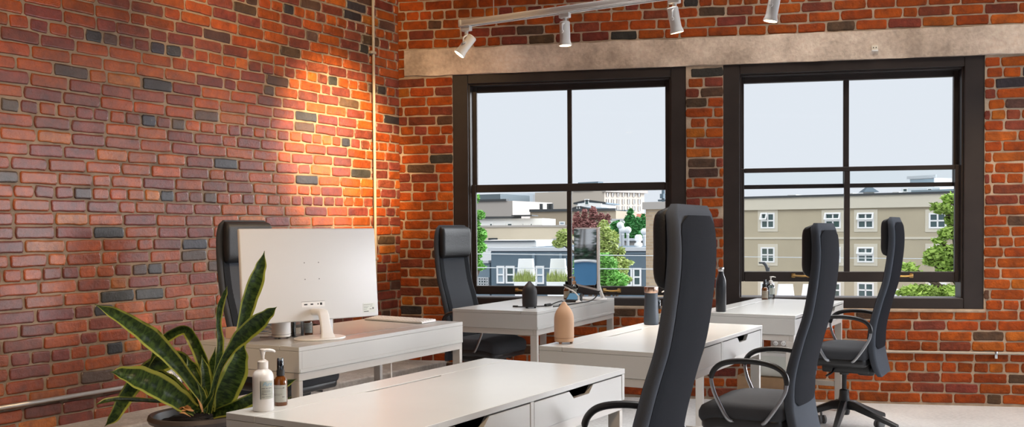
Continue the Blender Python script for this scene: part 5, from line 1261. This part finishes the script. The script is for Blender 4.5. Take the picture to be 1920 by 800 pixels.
# street lamp and overhead wires
p = at(1440, 540, 34); g = thing('street_lamp', (p.x, p.y, GZ), 0, 'dark curved street lamp outside the right window', 'street lamp'); o = V(p.x, p.y, GZ)
a = [at(1440.5, 560, 34)-o, at(1440, 520, 34)-o, at(1439, 507, 34)-o, at(1436, 497, 34)-o, at(1431.5, 492.5, 34)-o]
bm = bmesh.new(); tube(bm, smooth_path([V(a[0].x, a[0].y, 0)]+a, 6), 0.055, 10); finish('lamp_post', bm, E_DARK, g)
bm = bmesh.new(); b = at(1428, 492.5, 34)-o; box(bm, b.x-0.09, b.x+0.10, b.y-0.06, b.y+0.06, b.z-0.03, b.z+0.03, 0.02, 2); finish('arm_head', bm, E_DARK, g)
M_WIRE = mat('pale_wire', (0.6, 0.64, 0.66), 0.5)
for (xa, ya, xb, yb, D, lab) in ((700, 473, 1330, 480, 20, 'upper pale overhead wire crossing the left window view'), (700, 499, 1330, 505, 20, 'lower pale overhead wire crossing the left window view'), (1300, 480, 1900, 486, 24, 'thin overhead wire crossing the right window view')):
    bm = bmesh.new(); tube(bm, [at(xa, ya, D), at((xa+xb)/2, (ya+yb)/2+0.6, D), at(xb, yb, D)], 0.010, 6); tag(finish('overhead_wire', bm, M_WIRE), lab, 'wire')

# ------------------------------------------------------------------ light
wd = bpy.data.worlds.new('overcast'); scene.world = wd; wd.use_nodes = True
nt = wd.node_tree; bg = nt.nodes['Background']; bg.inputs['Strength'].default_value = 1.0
# overcast sky, with a bright out-of-view patch added for sheen on the left wall
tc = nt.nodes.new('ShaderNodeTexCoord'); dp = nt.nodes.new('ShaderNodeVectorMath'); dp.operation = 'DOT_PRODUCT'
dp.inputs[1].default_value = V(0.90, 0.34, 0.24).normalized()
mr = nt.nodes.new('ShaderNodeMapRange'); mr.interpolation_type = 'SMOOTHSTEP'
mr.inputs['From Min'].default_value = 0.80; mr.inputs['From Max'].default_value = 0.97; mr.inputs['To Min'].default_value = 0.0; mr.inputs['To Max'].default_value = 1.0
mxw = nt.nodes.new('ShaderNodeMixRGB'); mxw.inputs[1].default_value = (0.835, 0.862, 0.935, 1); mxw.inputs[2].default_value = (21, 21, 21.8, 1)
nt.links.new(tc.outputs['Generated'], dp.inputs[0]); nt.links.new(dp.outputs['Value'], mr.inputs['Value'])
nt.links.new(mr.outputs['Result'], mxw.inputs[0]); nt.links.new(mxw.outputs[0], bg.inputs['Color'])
def lamp(name, kind, loc, aim, energy, color, **kw):
    l = bpy.data.lights.new(name, kind); l.energy = energy; l.color = color
    for k, v in kw.items(): setattr(l, k, v)
    o = bpy.data.objects.new(name, l); COL.objects.link(o); o.location = loc
    o.rotation_euler = Vector(aim).to_track_quat('-Z', 'Y').to_euler()
    return o
# hazy sun high behind the building: reaches the street, not the room
lamp('sun', 'SUN', (0, -20, 30), (0.25, 0.72, -0.62), 1.7, (1.0, 0.97, 0.92), angle=R(40))
# daylight through the two openings in the right wall
for y, z, h, e in ((1.5, 1.7, 2.2, 30), (4.8, 1.35, 1.5, 40)):
    lamp('right_window_daylight', 'AREA', (5.02, y, z), (-1, 0.0, 0), e, (0.80, 0.90, 1.0), shape='RECTANGLE', size=2.6, size_y=h)
# unseen fill panels added overhead to brighten desk tops and floor
for x, y, e, sp in ((-0.25, 2.95, 12, 55), (1.0, 5.0, 19, 60), (-0.3, 6.4, 8, 70), (1.9, 6.2, 12, 80), (3.2, 5.6, 14, 90)):
    lamp('ceiling_fill', 'AREA', (x, y, CEIL-0.05), (0, 0, -1), e, (1.0, 0.985, 0.96), shape='RECTANGLE', size=1.2, size_y=1.2, spread=R(sp))
for loc, tgt, e, sz in (((-0.9, 1.0, 3.6), (-2.5, 4.6, 1.0), 480, 56), ((0.7, 0.6, 3.6), (-0.1, 3.2, 0.5), 240, 54)):
    lamp('track_or_fill_spot', 'SPOT', loc, V(*tgt)-V(*loc), e, (1.0, 0.72, 0.46), spot_size=R(sz), spot_blend=1.0, shadow_soft_size=0.04)  # unseen warm fill added out front for desk ends and left wall
lamp('lintel_fill', 'AREA', (2.2, 5.9, CEIL-0.12), (0.0, 0.75, -0.8), 11, (1.0, 0.84, 0.66), shape='RECTANGLE', size=4.2, size_y=0.15, spread=R(120))  # unseen strip added to brighten the lintel and upper back wall
for W, c in ((W1, 1.32), (W2, 3.36)):
    pl_ = lamp('window_portal', 'AREA', MB_ @ V(c, 0.26, (W[2]+W[3])/2), -NB, 1, (1, 1, 1), shape='RECTANGLE', size=W[1]-W[0], size_y=W[3]-W[2]); pl_.data.cycles.is_portal = True
# the four track spots, and three more on tracks above the frame
for i, (p, aim) in enumerate(SPOTS):
    lamp('track_or_fill_spot', 'SPOT', p, aim, (60, 22, 22, 22)[i], (1.0, 0.66, 0.34), spot_size=R(60), spot_blend=0.8, shadow_soft_size=0.025)
def wall_spot(loc, tgt, e, size, blend=0.8):
    lamp('track_or_fill_spot', 'SPOT', loc, V(*tgt)-V(*loc), e, (1.0, 0.66, 0.33), spot_size=R(size), spot_blend=blend, shadow_soft_size=0.03)
wall_spot((0.25, 5.0, 3.1), (-1.22, 7.03, 1.85), 2100, 30, 1.0)
wall_spot((-0.6, 4.6, 3.5), (-1.45, 6.6, 2.7), 200, 72)
wall_spot((-1.6, 3.0, 3.5), (-2.35, 5.2, 2.5), 60, 80)
wall_spot((3.2, 4.6, 3.4), (3.3, 6.85, 0.55), 190, 46)
wall_spot((0.3, 4.6, 3.4), (-0.45, 7.5, 1.2), 60, 50)

vs = scene.view_settings
vs.view_transform = 'Standard'; vs.look = 'None'; vs.gamma = 1.0; vs.use_curve_mapping = False; vs.exposure = 0.0
scene.cycles.max_bounces = 8; scene.cycles.transparent_max_bounces = 16
